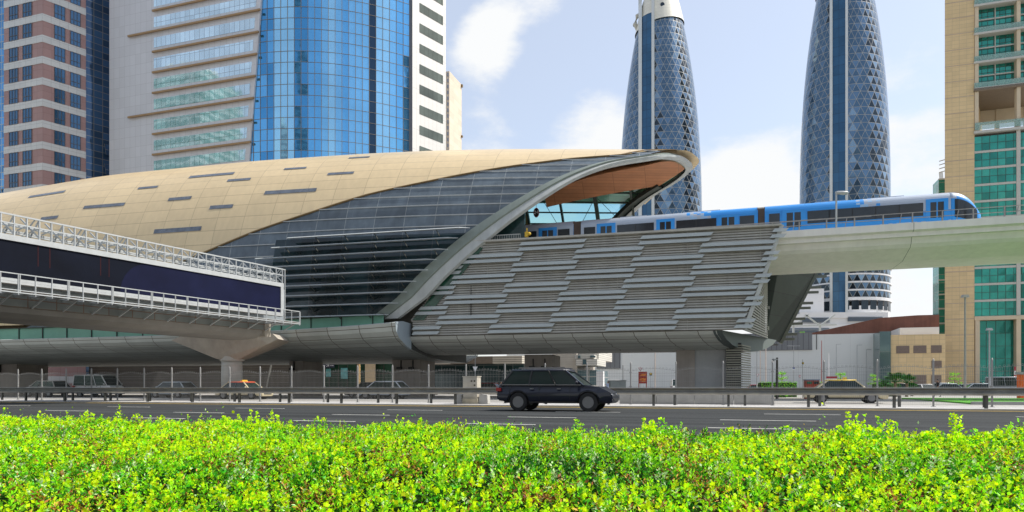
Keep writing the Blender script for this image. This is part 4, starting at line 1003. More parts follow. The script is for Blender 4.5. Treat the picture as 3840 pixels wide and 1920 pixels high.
def diagrid(cx, Z, strip_px, cap, lbl, z_base, K_=1.0):
    global rt
    rt = lambda z: rt0(z)*K_
    X = (cx-CX)/FPX*Z; c0 = Vector((X, Z, 0)); toward = math.atan2(-Z, -X)   # angle that faces the camera
    rt_ = thing('diagrid_tower', (X, Z, 0), lbl, 'tower')
    n = 34; H = 2.88; rows = int((158-z_base)/H); rg = random.Random(int(cx))
    g = MB(); lat = MB()
    def P(k, r, off=0):
        a = toward+2*math.pi*(k+.5*(r % 2))/n; z = z_base+r*H; R_ = rt(z)+off; return Vector((X+R_*math.cos(a), Z+R_*math.sin(a), z))
    for r in range(rows):
        for k in range(n):
            if r % 2 == 0: tris = [(P(k, r), P(k+1, r), P(k, r+1)), (P(k+1, r), P(k+1, r+1), P(k, r+1))]
            else: tris = [(P(k, r), P(k+1, r), P(k+1, r+1)), (P(k, r), P(k+1, r+1), P(k, r+1))]
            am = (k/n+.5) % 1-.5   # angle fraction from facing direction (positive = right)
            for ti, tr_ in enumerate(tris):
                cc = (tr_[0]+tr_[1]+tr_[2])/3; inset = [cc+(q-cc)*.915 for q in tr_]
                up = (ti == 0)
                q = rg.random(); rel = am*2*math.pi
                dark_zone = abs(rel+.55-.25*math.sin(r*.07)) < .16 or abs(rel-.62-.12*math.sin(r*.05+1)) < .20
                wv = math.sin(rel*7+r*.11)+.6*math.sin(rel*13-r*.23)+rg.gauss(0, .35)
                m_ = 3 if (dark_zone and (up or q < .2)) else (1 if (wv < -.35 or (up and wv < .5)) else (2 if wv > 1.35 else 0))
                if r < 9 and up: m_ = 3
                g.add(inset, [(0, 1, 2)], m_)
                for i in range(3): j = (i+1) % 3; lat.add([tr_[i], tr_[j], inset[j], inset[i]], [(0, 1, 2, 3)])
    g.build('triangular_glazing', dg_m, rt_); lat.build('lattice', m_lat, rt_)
    # balcony rings low down, white base
    b = MB()
    for r in range(0, 10):
        z = z_base+r*H*1.0
        if r < 6: b.lathe([(rt(z)+.25, -.35), (rt(z)+.4, -.3), (rt(z)+.4, .2), (rt(z)+.2, .25)], (X, Z, z), 48)
    b.lathe([(rt(20)-.2, -6), (rt(20)-.1, 0)], (X, Z, z_base-2.9), 48); b.lathe([(rt(8)+.2, 0), (rt(8)+.2, z_base-12.5)], (X, Z, 0), 48)
    b.lathe([(rt(20)+.4, -.9), (rt(20)+.4, 0)], (X, Z, z_base), 48)
    b.build('white_base', mat('white_render', (.72, .72, .72), .6, var=.04, scale=.2), rt_)
    b = MB(); 
    for k in range(30):
        a = 2*math.pi*(k+.1)/30; a2 = 2*math.pi*(k+.85)/30; q = rt(20)+.02
        b.add([(X+q*math.cos(t_), Z+q*math.sin(t_), zz) for t_, zz in ((a, z_base-4.3), (a2, z_base-4.3), (a2, z_base-.9), (a, z_base-.9))], [(0, 1, 2, 3)])
    b.build('base_windows', dg_m[3], rt_)
    # vertical strip with two fins
    sp = MB(); fn = [MB(), MB()]
    xl, xr, fl0, fr1 = strip_px
    zz_ = np.linspace(z_base-6, 184, 80); gtop = 160 if cap == 1 else 190
    def front(px, z, off): # point on the tower's camera-facing surface under pixel column px
        r_ = (px-CX)/FPX; R_ = rt(z)+off
        a_ = 1+r_*r_; b2 = -2*(r_*X+Z); c2 = X*X+Z*Z-R_*R_; D = b2*b2-4*a_*c2
        y = (-b2-math.sqrt(max(D, 0)))/(2*a_); return Vector((r_*y, y, z))
    sp.loft([[front(xl, z, .75), front((xl+xr)/2, z, .8), front(xr, z, .75)] for z in zz_ if z < gtop], closed=False, uvs=[[(0, z), (2.1, z), (4.2, z)] for z in zz_ if z < gtop])
    sp.build('glass_strip', m_stripg, rt_)
    for (a, c), f_ in zip(((fl0, xl), (xr, fr1)), fn):
        f_.loft([[front(a, z, -.3), front(a, z, 1.1), front(c, z, 1.1), front(c, z, -.3)] for z in zz_], closed=False); f_.build('vertical_fin', m_fin, rt_)
    return rt_, (X, Z), toward, front
m_capm = grid_mat('cream_cap_tiles', (.66, .64, .55), (.45, .44, .38), 2.2, 1.6, lw=.07, rough=.45, var=.05, scale=.2, pv=.04)
def cap_mesh(X, Z, toward, front, strip, zl, zr, rt_, ext=1.0):
    b = MB(); n = 48; rings = []; uvs = []
    for i in range(15):
        f = i/14; ring = []; uv = []
        for k in range(n):
            a = toward+2*math.pi*k/n; lat_ = math.sin(2*math.pi*k/n)      # + = right side seen from the camera
            zb_ = zl+(zr-zl)*(lat_*.5+.5); z = zb_+(186-zb_)*f; R_ = rt(z)+.45*(1-f)
            ring.append((X+R_*math.cos(a), Z+R_*math.sin(a), z)); uv.append((k*2.2, z))
        rings.append(ring); uvs.append(uv)
    b.loft(rings, cap=True, uvs=uvs+[]) if False else b.loft(rings, uvs=uvs)
    return b.build('cap', m_capm, rt_, smooth=True)
tA, (XA, ZA), twA, frA = diagrid(2476, 295, (2407, 2443, 2394, 2454), True, 'nearer-looking bullet shaped lattice glass tower with cream tiled cap behind the station roof tip', 22)
cap_mesh(XA, ZA, twA, frA, None, 153.5, 157.0, tA)
b = MB()
for px, z in ((2381, 158.5), (2484, 161.5), ): 
    p = frA(px, z, .35); b = MB(); b.tube([p, p+Vector((0, -.15, 0))], .9, 14); b.build('porthole', dg_m[3], tA)
b = MB(); b.tube([Vector((XA-rt(157)-.2, ZA, 155)), Vector((XA-rt(160)-1.9, ZA, 158)), Vector((XA-rt(163)-1.6, ZA, 161.5)), Vector((XA-rt(163)+.4, ZA, 163))], [.5, .9, .9, .5], 10); b.build('cap_fin', m_capm, tA)
tB, (XB, ZB_), twB, frB = diagrid(3165, 262, (3122, 3170, 3111, 3180), 0, 'bullet shaped lattice glass tower with white ringed base, right of the capped one', 33.5, .905)
cap_mesh(XB, ZB_, twB, frB, None, 152, 158, tB)
# white podium at the foot of the right tower
pdm = thing('white_podium', Vector(((2990-CX)/FPX*245, 245, 0)), 'curved white low building at the foot of the right lattice tower', 'building')
Zp = 240
def pp(px, py, Z): return Vector(((px-CX)/FPX*Z, Z, EYE+(HOR-py)/FPX*Z))
m_wr = mat('white_render', (.72, .72, .72), .6, var=.04, scale=.2)
b = MB()
for (x0, x1, y0, y1, dz) in ((2980, 3330, 1171, 1192, 0), (2960, 3300, 1215, 1240, 0), (2985, 3090, 1082, 1172, 6), (3012, 3085, 1105, 1130, 5.9)):
    p0 = pp(x0, y1, Zp+dz); p1 = pp(x1, y0, Zp+dz); b.box(W, p0.x, p1.x, Zp+dz, Zp+dz+20, p0.z, p1.z)
b.box(W, pp(2950, 0, Zp).x, pp(3325, 0, Zp).x, Zp+.5, Zp+21, 0, pp(0, 1192, Zp).z); b.build('white_walls', m_wr, pdm)
b = MB()
for (x0, x1, y0, y1) in ((2968, 2998, 1161, 1178), (3010, 3112, 1191, 1211), (3182, 3310, 1188, 1206), (2930, 3110, 1230, 1252)):
    for j in range(4):
        yy = y0+(y1-y0)*j/4; p0 = pp(x0, yy+(y1-y0)/7, Zp-.3); p1 = pp(x1, yy, Zp-.3); b.box(W, p0.x, p1.x, Zp-.3, Zp+.4, p0.z, p1.z)
b.build('louvre_windows', mat('slate_blue_louvre', (.10, .14, .19), .4, var=.2), pdm)
can = MB()
for px in (2975, 3075):
    p = pp(px, 1260, 200); can.bar(p-Vector((0, 0, 6)), p+Vector((0, 0, 3)), .5); can.bar(p+Vector((0, 0, 3)), p+Vector((-4.4, 0, 6.3)), .4); can.bar(p+Vector((0, 0, 3)), p+Vector((4.4, 0, 6.3)), .4)
can.bar(pp(2935, 1224, 200), pp(3135, 1218, 200), .9, .35)
tag(can.build('canopy', m_fin), 'thin pale canopy on branching posts before the white podium', 'canopy')

# ---- cream tower with green glass (right)
vc_ = R.v.dot(Vector(((3600-CX)/FPX*150, 150, 0)))
ct = thing('cream_tower', R(R.ru(3650, vc_), vc_+8, 0), 'tall cream stone tower with green glass bays and an open sky floor, right edge', 'tower')
m_cream = grid_mat('cream_stone_panels', (.70, .53, .29), (.46, .36, .23), 1.4, .85, lw=.045, rough=.7, var=.07, scale=.15, pv=.05, streak=.06)
m_cream2 = mat('cream_plaster', (.62, .52, .37), .7, var=.06, scale=.4)
m_grn = [glass_mat('green_bay_glass_%s' % n, c, rough=.07, metal=.55, bump=.07, bscale=.35, var=.25, scale=.25) for n, c in (('mid', (.035, .28, .22)), ('dark', (.024, .20, .16)), ('pale', (.05, .33, .255)))]
m_slab = mat('pale_slab_edge', (.52, .51, .46), .7, var=.06)
def cz(px, py): return R.uz(px, py, vc_)
ux = lambda px, v=vc_: R.ru(px, v)
TC = 100.0
b = MB(); pA, pB = R(ux(3543), vc_, 0), R(ux(3654), vc_, 0); b.plan([tuple(q)[:2] for q in (pA, pB, pB+E.u*17, pA+E.u*17)], 0, TC); b.build('stone_wall', m_cream, ct)
b = MB()
for zz in np.arange(cz(3600, 650)[1]-60, TC, 59.5/FPX*150*1.0*1.0): 
    if zz > 1: b.box(R, ux(3543)-.02, ux(3654), vc_-.03, vc_, zz, zz+.16)
b.build('string_courses', mat('pinkish_joint', (.50, .38, .28), .7), ct)
def bay(y0, y1, rows, cols, doors=False, x0=3655, x1=3835, deep=1.0, rnd=0, gm=None, xe=4050):
    """glazing from photo rows y0..y1 (measured at x=3750)"""
    za, zb2 = cz(3750, y1)[1], cz(3750, y0)[1]; ua, ub = ux(x0), ux(xe); w = (ux(3835)-ux(3655)); rg = random.Random(int(y0)+rnd)
    g = MB(); nc = int((ub-ua)/(w/cols))
    for i in range(nc):
        for j in range(rows):
            g.quad(R(ua+i*w/cols, vc_+deep+rg.uniform(-.01, .01), za+(zb2-za)*j/rows), R(ua+(i+1)*w/cols, vc_+deep+rg.uniform(-.01, .01), za+(zb2-za)*j/rows), R(ua+(i+1)*w/cols, vc_+deep, za+(zb2-za)*(j+1)/rows), R(ua+i*w/cols, vc_+deep, za+(zb2-za)*(j+1)/rows), gm if gm is not None else rg.choice([0, 0, 0, 0, 0, 1, 2]))
    o = g.build('bay_glazing', m_grn, ct)
    f = MB()
    for i in range(nc+1): f.bar(R(ua+i*w/cols, vc_+deep-.03, za), R(ua+i*w/cols, vc_+deep-.03, zb2), .07)
    for j in range(rows+1): f.bar(R(ua, vc_+deep-.03, za+(zb2-za)*j/rows), R(ub, vc_+deep-.03, za+(zb2-za)*j/rows), .07)
    f.build('bay_frame', mat('dark_bay_frame', (.06, .07, .06), .5, var=0), o)
    return za, zb2
# upper storeys: pairs of storeys between balcony slabs
for (yt, yb) in ((-210, -105), (-100, 5), (10, 112), (117, 220), (226, 320)):
    bay(yt, yb, 6, 8, x0=3668, deep=1.4)
    zb_ = cz(3750, yb)[1]; zt_ = cz(3750, yt)[1]
    s = MB(); s.box(R, ux(3651), ux(4050), vc_-.5, vc_+2, zb_-.55, zb_-.12); s.build('balcony_slab', m_slab, ct)
    s = MB(); s.box(R, ux(3668), ux(4050), vc_+1.2, vc_+1.4, zb_+(zt_-zb_)*.53, zb_+(zt_-zb_)*.58); s.box(R, ux(3738), ux(3741.5), vc_+1.2, vc_+1.4, zb_, zt_); s.build('floor_band', m_slab, ct)
    s = MB(); s.box(R, ux(3651), ux(4050), vc_-.42, vc_-.38, zb_-.1, zb_+1.0); s.build('glass_balustrade', mat('green_balustrade', (.30, .46, .40), .1, .2, var=.2, alpha=.55), ct)
    s = MB()
    for px in (3655, 3812, 3930): s = MB(); s.box(R, ux(px), ux(px+14), vc_-.2, vc_+1.6, zb_-.1, zt_-.1); s.build('pilaster', m_cream2, ct)
# open sky floor
z_a2, z_b2 = cz(3750, 487)[1], cz(3750, 330)[1]
s = MB(); s.box(R, ux(3651), ux(4050), vc_-.5, vc_+13, z_b2-.3, z_b2+.35); s.build('sky_floor_soffit', mat('brown_soffit', (.20, .15, .10), .6, var=.1), ct)
s = MB()
for px in (3655, 3812, 3930): s.box(R, ux(px), ux(px+14), vc_-.2, vc_+1.2, z_a2, z_b2-.25); s.box(R, ux(px), ux(px+14), vc_+12, vc_+13, z_a2, z_b2-.25)
s.box(R, ux(3671), ux(4050), vc_+12.2, vc_+13, z_b2-3.4, z_b2-.3); s.build('sky_floor_columns', m_cream2, ct)
s = MB(); s.box(R, ux(3653), ux(4050), vc_-.45, vc_-.4, z_a2+.3, z_a2+1.9); s.build('glass_balustrade', mat('green_balustrade', (.14, .34, .28), .1, .2, var=.2), ct)
s = MB(); s.box(R, ux(3651), ux(4050), vc_-.5, vc_+13, z_a2-.4, z_a2+.15); s.build('sky_floor_slab', m_slab, ct)
ylist = [495, 558, 620, 683, 745, 808, 870, 933, 996, 1059, 1121, 1183]
for i in range(len(ylist)-1):
    za, zb2 = bay(ylist[i]+8, ylist[i+1], 2, 6, rnd=3, deep=.25, x0=3654)
    s = MB(); s.box(R, ux(3654), ux(4050), vc_+.1, vc_+.3, za-.5, za-.02); s.build('spandrel', m_slab, ct)
s = MB(); s.box(R, ux(3812), ux(3827), vc_-.05, vc_+.3, cz(3750, 1183)[1], z_a2-.4); s.box(R, ux(3929), ux(3943), vc_-.05, vc_+.3, cz(3750, 1183)[1], z_a2-.4); s.build('white_pier_strip', m_slab, ct)
zg = cz(3750, 1190)[1]
s = MB(); s.box(R, ux(3654), ux(4050), vc_-.2, vc_+2, zg-.5, zg+.3); 
for px in (3657, 3811, 3930): s.box(R, ux(px), ux(px+17), vc_-.1, vc_+2, 0, zg-.45)
s.build('ground_floor_columns', m_cream2, ct)
bay(1200, 1440, 5, 5, deep=1.5, gm=1, x0=3672)
s = MB(); s.box(R, ux(3654), ux(4050), vc_+3, vc_+13, 0, zg); s.box(R, ux(3654), ux(4050), vc_+3, vc_+11.5, zg, z_a2-.5); s.box(R, ux(3656), ux(4050), vc_+3, vc_+13, z_b2+.4, TC-1); s.build('core', m_dark, ct)
# receding green side
s = MB(); v3 = vc_+13.8; s.box(R, R.ru(3520, v3), R.ru(3560, v3), v3, v3+5, 0, R.uz(3530, 670, v3)[1]); s.build('side_glazing', glass_mat('green_side_glass', (.03, .24, .19), cw=1.4, ch=2.0, line=(.3, .32, .28), lw=.12, metal=.4, bump=.05, pv=.3), ct)
s = MB()
for k in range(14):
    z = R.uz(3530, 670+k*54, v3)[1]; s.box(R, R.ru(3519, v3-.2), R.ru(3560, v3-.2), v3-.25, v3, z-.3, z)
zt_ = R.uz(3530, 670, v3)[1]
for k in range(4): s.bar(R(R.ru(3524+k*4, v3), v3, zt_), R(R.ru(3522+k*4, v3), v3, zt_+1.5), .12); s.bar(R(R.ru(3522, v3), v3, zt_+1.5+.9*k), R(R.ru(3545, v3), v3, zt_+1.8+.9*k), .18)
s.build('side_slabs', m_slab, ct)

# ---- low cream annex and mall
va = 150.0
an = thing('cream_annex', R(R.ru(3440, va), va, 0), 'low cream stone annex with brown louvred openings beside the green glass tower', 'building')
def az(px, py, v=va): return R.uz(px, py, v)
b = MB(); ua, _ = az(3339, 1250); ub, zt_ = az(3545, 1252); b.box(R, ua, ub, va, va+12, 0, zt_); b.build('stone_wall', m_cream, an)
b = MB(); b.box(R, R.ru(3299, va-.5), ua, va-.4, va+8, 0, az(3320, 1243)[1]); b.build('glass_corner', glass_mat('grey_green_glass', (.13, .20, .20), cw=2.4, ch=4, line=(.2, .24, .24), metal=.4, pv=.2), an)
for x0, y0, x1, y1 in ((3361, 1297, 3410, 1325), (3425, 1296, 3474, 1324), (3491, 1295, 3531, 1323), (3493, 1353, 3531, 1380), (3425, 1407, 3474, 1440), (3492, 1407, 3530, 1440)):
    b = MB(); u0, z1 = az(x0, y0); u1, z0 = az(x1, y1); b.box(R, u0, u1, va-.06, va, z0, z1)
    n = 6
    for i in range(n): b.box(R, u0, u1, va-.12, va-.06, z0+(z1-z0)*i/n, z0+(z1-z0)*(i+.55)/n)
    b.build('louvred_opening', mat('brown_louvre', (.22, .17, .14), .6, var=.1), an)
vm = 156.0
ml = thing('mall', R(R.ru(3000, vm), vm, 0), 'wide pale grey windowless mall wall with a dark ribbed panel and brown sloping roof', 'building')
def mz(px, py, v=vm): return R.uz(px, py, v)
m_mall = grid_mat('pale_mall_panels', (.68, .70, .68), (.58, .59, .58), 5, 6, lw=.05, rough=.6, var=.04, scale=.05, pv=.015)
b = MB(); b.box(R, R.ru(1900, vm), R.ru(3300, vm), vm, vm+25, 0, mz(3170, 1252)[1]); b.build('wall', m_mall, ml)
m_rib = grid_mat('dark_ribbed_panels', (.17, .18, .19), (.06, .065, .07), 1.05, 40, lw=.10, rough=.5, var=.05, pv=.05)
for x0, y0, x1, y1 in ((2700, 1254, 3045, 1312), (2238, 1250, 2327, 1382)):
    b = MB(); u0, z1 = mz(x0, y0); u1, z0 = mz(x1, y1); b.box(R, u0, u1, vm-.25, vm, z0, z1); b.build('ribbed_panel', m_rib, ml)
b = MB(); u0, z1 = mz(3061, 1254); u1, z0 = mz(3063, 1311); b.box(R, u0, u1, vm-.2, vm, z0, z1); b.build('slot', m_dark, ml)
b = MB(); vr = vm+6; P5 = [R.uz(x, y, vr) for x, y in ((3020, 1254), (3100, 1236), (3300, 1192), (3440, 1182), (3522, 1180), (3522, 1254))]; b.prism(P5, R, vr, vr+14); b.build('brown_roof', mat('rust_brown_roof', (.21, .085, .055), .8, var=.18, scale=.5, streak=.2), ml)
b = MB(); b.box(R, R.ru(3375, vm-3), R.ru(3522, vm-3), vm-3, vm+5, 3, R.uz(3440, 1228, vm-3)[1]); b.build('white_parapet', m_wr, ml)

# ---- behind and under the station: storefronts
vs_ = 96.0
def shop(px0, px1, y_top, m, nm, lbl, cat='shop', v=vs_):
    u0, zt_ = R.uz(px0, y_top, v); u1 = R.ru(px1, v); t_ = thing(nm, R((u0+u1)/2, v, 0), lbl, cat); b = MB(); b.box(R, u0, u1, v, v+8, 0, zt_); b.build('wall', m, t_); return t_
sh1 = shop(105, 262, 1300, mat('orange_shopfront', (.85, .13, .02), .5, var=.1), 'orange_shop', 'bright orange shopfront glimpsed under the left end of the station')
b = MB(); u0, z1 = R.uz(80, 1380, vs_-.3); u1, z0 = R.uz(160, 1425, vs_-.3); b.box(R, u0, u1, vs_-.3, vs_-.02, z0, z1); b.build('awning', mat('red_white_print', (.50, .12, .10), .6, var=.4, scale=3), sh1)
b = MB(); u0 = R.ru(64, vs_-.5); b.box(R, u0, u0+.45, vs_-.6, vs_, 0, 5); b.box(R, R.ru(150, vs_-.3), R.ru(162, vs_-.3), vs_-.35, vs_-.02, 3.4, 5); b.build('pillar', mat('grey_blue_pillar', (.20, .22, .27), .6), sh1)
b = MB(); u_ = R.ru(205, vs_-.1); b.tube([R(u_-.9+.15*i, vs_-.1, 3.95-.35*math.sin(math.pi*i/12)) for i in range(13)], .09, 6); b.build('logo_ring', m_dark, sh1)
sh2 = shop(262, 1095, 1355, grid_mat('dark_shutters', (.085, .072, .055), (.03, .026, .02), 60, .32, lw=.06, rough=.6, var=.15), 'shuttered_front', 'long dark shuttered wall under the station with thin blue sign strips')
sh2b = MB()
for x0, x1 in ((400, 640), (742, 835)):
    sh2b.box(R, R.ru(x0, vs_-.2), R.ru(x1, vs_-.2), vs_-.25, vs_-.0, R.uz(500, 1367, vs_)[1], R.uz(500, 1358, vs_)[1]+.5)
sh2b.build('blue_sign', mat('blue_sign', (.015, .06, .35), .5, var=.1), sh2)
b = MB(); b.box(R, R.ru(960, vs_-.2), R.ru(1032, vs_-.2), vs_-.25, vs_, R.uz(1000, 1362, vs_)[1], R.uz(1000, 1350, vs_)[1]); b.build('green_sign', mat('green_sign', (.05, .16, .06), .5, var=.3), sh2)
b = MB(); b.bar(R(R.ru(996, vs_-2), vs_-2, 0), R(R.ru(1018, vs_-2), vs_-2, 5), .2, .2); b.build('slanting_strut', m_galv, sh2)
sh3 = shop(1133, 1480, 1250, mat('dark_green_shop_glass', (.015, .05, .03), .12, .1, var=.5, scale=.5), 'coffee_shop', 'coffee shop with dark green glass front and round white and green sign')
uS = lambda px, v=vs_: R.ru(px, v)
b = MB(); 
for px in np.arange(1133, 1480, 34): b.box(R, uS(px), uS(px)+.09, vs_-.08, vs_, 0, 4.6)
b.box(R, uS(1133), uS(1480), vs_-.1, vs_, .0, .7); b.box(R, uS(1133), uS(1480), vs_-.1, vs_, 3.15, 3.3); b.build('window_frames', mat('dark_bronze_frame', (.04, .035, .03), .5), sh3)
cs, csz = R.uz(1239, 1338, vs_-.5); b = MB(); nseg = 40
def disc(r, v, mi): 
    o_ = [R(cs+r*math.cos(2*math.pi*i/nseg), v, csz+r*math.sin(2*math.pi*i/nseg)) for i in range(nseg)]; b.add(o_+[p+R.v*.06 for p in o_], [tuple(range(nseg)), tuple(range(2*nseg-1, nseg-1, -1))]+[(i, (i+1) % nseg, (i+1) % nseg+nseg, i+nseg) for i in range(nseg)], mi)
disc(.98, vs_-.5, 0); disc(.92, vs_-.52, 1)
for i in range(9):
    x = (i-4)*.17; b.add([R(cs+x*.7-.05, vs_-.6, csz-.2), R(cs+x*.7+.05, vs_-.6, csz-.2), R(cs+x*1.15+.05, vs_-.6, csz-.86+abs(x)*.25), R(cs+x*1.15-.05, vs_-.6, csz-.86+abs(x)*.25)], [(0, 1, 2, 3)], 0)
b.build('round_sign', [mat('sign_white', (.8, .8, .8), .5, var=0), mat('sign_green', (.01, .13, .06), .5, var=0)], sh3)
b = MB(); _, zq = R.uz(1239, 1371, vs_-.55); b.box(R, uS(1213), uS(1262), vs_-.6, vs_-.5, zq-.33, zq+.33); bs_ = b.build('hours_sign', mat('sign_navy', (.015, .02, .05), .5, var=0), sh3)
b = MB(); textmesh('24', .52, faceM(R, uS(1237), vs_-.62, zq), b); textmesh('OPEN', .24, faceM(R, uS(1222), vs_-.62, zq), b); textmesh('HOURS', .22, faceM(R, uS(1252), vs_-.62, zq), b); b.build('lettering', mat('sign_white', (.8, .8, .8), .5, var=0), sh3)
b = MB()
for a, c in ((1161, 1195), (1380, 1410)): b.box(R, uS(a), uS(c), vs_-.9, vs_-.1, 0, 5.5)
b.box(R, uS(1161)-.2, uS(1195)+.2, vs_-1.1, vs_-.1, .5, .9); b.box(R, uS(1411), uS(1417), vs_-1, vs_-.8, 0, 5.5); b.build('stone_columns', mat('sandstone_column', (.50, .40, .26), .7, var=.1), sh3)
b = MB()
for x0, x1, y0, y1, in ((1222, 1240, 1383, 1412), (1278, 1303, 1380, 1420)): u0, z1 = R.uz(x0, y0, vs_-.15); u1, z0 = R.uz(x1, y1, vs_-.15); b.box(R, u0, u1, vs_-.15, vs_-.09, z0, z1); b.build('window_poster', mat('teal_poster', (.10, .34, .36), .6, var=.4, scale=2), sh3); b = MB()
b = MB(); b.box(R, uS(1133), uS(1480), vs_-3, vs_-.05, .0, .85); b.build('terrace', mat('sandstone_terrace', (.52, .44, .32), .8), sh3)
# pavilion with striped canopy
vp_ = 92.0
pv_ = thing('glazed_pavilion', R(R.ru(1770, vp_), vp_, 0), 'glazed pavilion with striped cream canopy behind the utility cabinet', 'building')
u = lambda px, v=vp_: R.ru(px, v); zc_ = lambda y, v=vp_: R.uz(1770, y, v)[1]
b = MB(); b.box(R, u(1600), u(1960), vp_+.5, vp_+10, 0, zc_(1366)); b.build('dark_glazing', glass_mat('pavilion_glass', (.02, .05, .055), cw=2.2, ch=4.2, line=(.10, .12, .12), metal=.2, pv=.3), pv_)
m_can = grid_mat('striped_cream_canopy', (.55, .51, .43), (.12, .10, .08), 50, .28, lw=.07, rough=.6)
b = MB(); b.box(R, u(1590), u(1698), vp_-1, vp_+10, zc_(1366), zc_(1338)); b.box(R, u(1855), u(1965), vp_-1, vp_+10, zc_(1366), zc_(1338)); b.build('canopy', m_can, pv_)
b = MB(); b.box(R, u(1699), u(1854), vp_-.95, vp_+10, zc_(1365), zc_(1338)); b.build('canopy_panel', mat('taupe_panel', (.17, .14, .11), .6), pv_)
b = MB(); b.box(R, u(1574), u(1597), vp_-.5, vp_, 0, zc_(1330)); 
b.build('white_portal', m_wr, pv_)
vk = 100.0
kk = thing('striped_building', R(R.ru(2110, vk), vk, 0), 'cream horizontally ribbed building with tilted white window boxes, seen past the dark car', 'building')
b = MB(); b.box(R, R.ru(2073, vk), R.ru(2163, vk), vk, vk+14, 0, 8); b.build('ribbed_wall', grid_mat('ribbed_cream_cladding', (.56, .52, .45), (.22, .19, .15), 60, .17, lw=.05, rough=.6), kk)
b = MB(); 
for x0, x1, y0, y1, dv in ((2166, 2245, 1348, 1371, -1.2), (2160, 2232, 1332, 1346, -.9)): ua_, z1 = R.uz(x0, y0, vk); ub_, z0 = R.uz(x1, y1, vk); b.box(R, ua_, ub_, vk+dv, vk+6, z0, z1)
b.box(R, R.ru(2160, vk), R.ru(2240, vk), vk+1.2, vk+13, 5.2, 8)
b.build('window_boxes', grid_mat('white_ribbed_boxes', (.62, .60, .54), (.25, .24, .22), 60, .3, lw=.05), kk)
b = MB()
b.box(R, R.ru(2163, vk), R.ru(2236, vk), vk+.2, vk+10, 0, 3.6)
for x0, x1, y0, y1 in ((2184, 2199, 1348, 1368), (2166, 2176, 1334, 1345), (2212, 2232, 1334, 1342)): ua_, z1 = R.uz(x0, y0, vk-1.25); ub_, z0 = R.uz(x1, y1, vk-1.25); b.box(R, ua_, ub_, vk-1.26, vk-1, z0, z1)
b.build('glazing', glass_mat('pale_teal_glass', (.12, .20, .22), cw=1.8, ch=1.3, line=(.5, .48, .44), metal=.3), kk)
b = MB(); b.box(R, R.ru(2236, vk-4), R.ru(2262, vk-4), vk-4, vk-3, 0, 3.3); tag(b.build('white_gate_pier', m_wr), 'plain white upright wall slab right of the ribbed cream building', 'wall')

# ---- OPPOSITE side of the highway, behind the camera: towers mirrored in the glass
for (u0, v0, w, dd, h, c, ln, lb) in ((-222, -46, 30, 26, 132, (.04, .17, .15), (.42, .48, .46), 'teal glass tower beyond the left edge, mirrored in the pale tower strip windows'), (-60, -136, 17, 24, 300, (.015, .018, .022), (.55, .55, .52), 'slender black tower with pale floor bands behind the viewer, taller than its neighbours'), (139, 62, 32, 26, 150, (.03, .035, .045), (.10, .11, .12), 'dark slate tower beyond the right edge, mirrored in the blue glass corner'), (-330, -170, 45, 40, 120, (.05, .16, .15), (.5, .52, .5), 'teal glass tower across the highway behind the viewer, mirrored in the strip windows'), (-240, -210, 38, 38, 105, (.30, .22, .16), (.12, .14, .16), 'tan office tower across the highway behind the viewer, left middle'), (-120, -150, 30, 30, 130, (.05, .07, .10), (.6, .6, .58), 'broad dark glass tower with white floor bands across the highway behind the viewer'),
        (-20, -190, 34, 30, 95, (.10, .10, .11), (.45, .3, .25), 'dark tower with red brown bands across the highway behind the viewer'), (95, -170, 36, 34, 120, (.04, .06, .09), (.5, .5, .5), 'slim dark tower across the highway behind the viewer, right'), (190, -130, 50, 40, 70, (.35, .30, .24), (.08, .1, .12), 'low tan block across the highway behind the viewer, far right')):
    t_ = thing('opposite_tower', R(u0, v0, 0), lb, 'tower'); b = MB(); b.plan([tuple(R(u0-w/2, v0-dd/2, 0))[:2], tuple(R(u0+w/2, v0-dd/2, 0))[:2], tuple(R(u0+w/2, v0+dd/2, 0))[:2], tuple(R(u0-w/2, v0+dd/2, 0))[:2]], 0, h)
    b.build('facade', grid_mat('facade_%d' % int(h+w), c, ln, 60, 3.6, lw=1.3, rough=.4, var=.2, scale=.1), t_); b = MB(); b.box(R, u0-w/4, u0+w/4, v0-dd/4, v0+dd/4, h, h+6); b.build('roof_block', m_slab, t_)
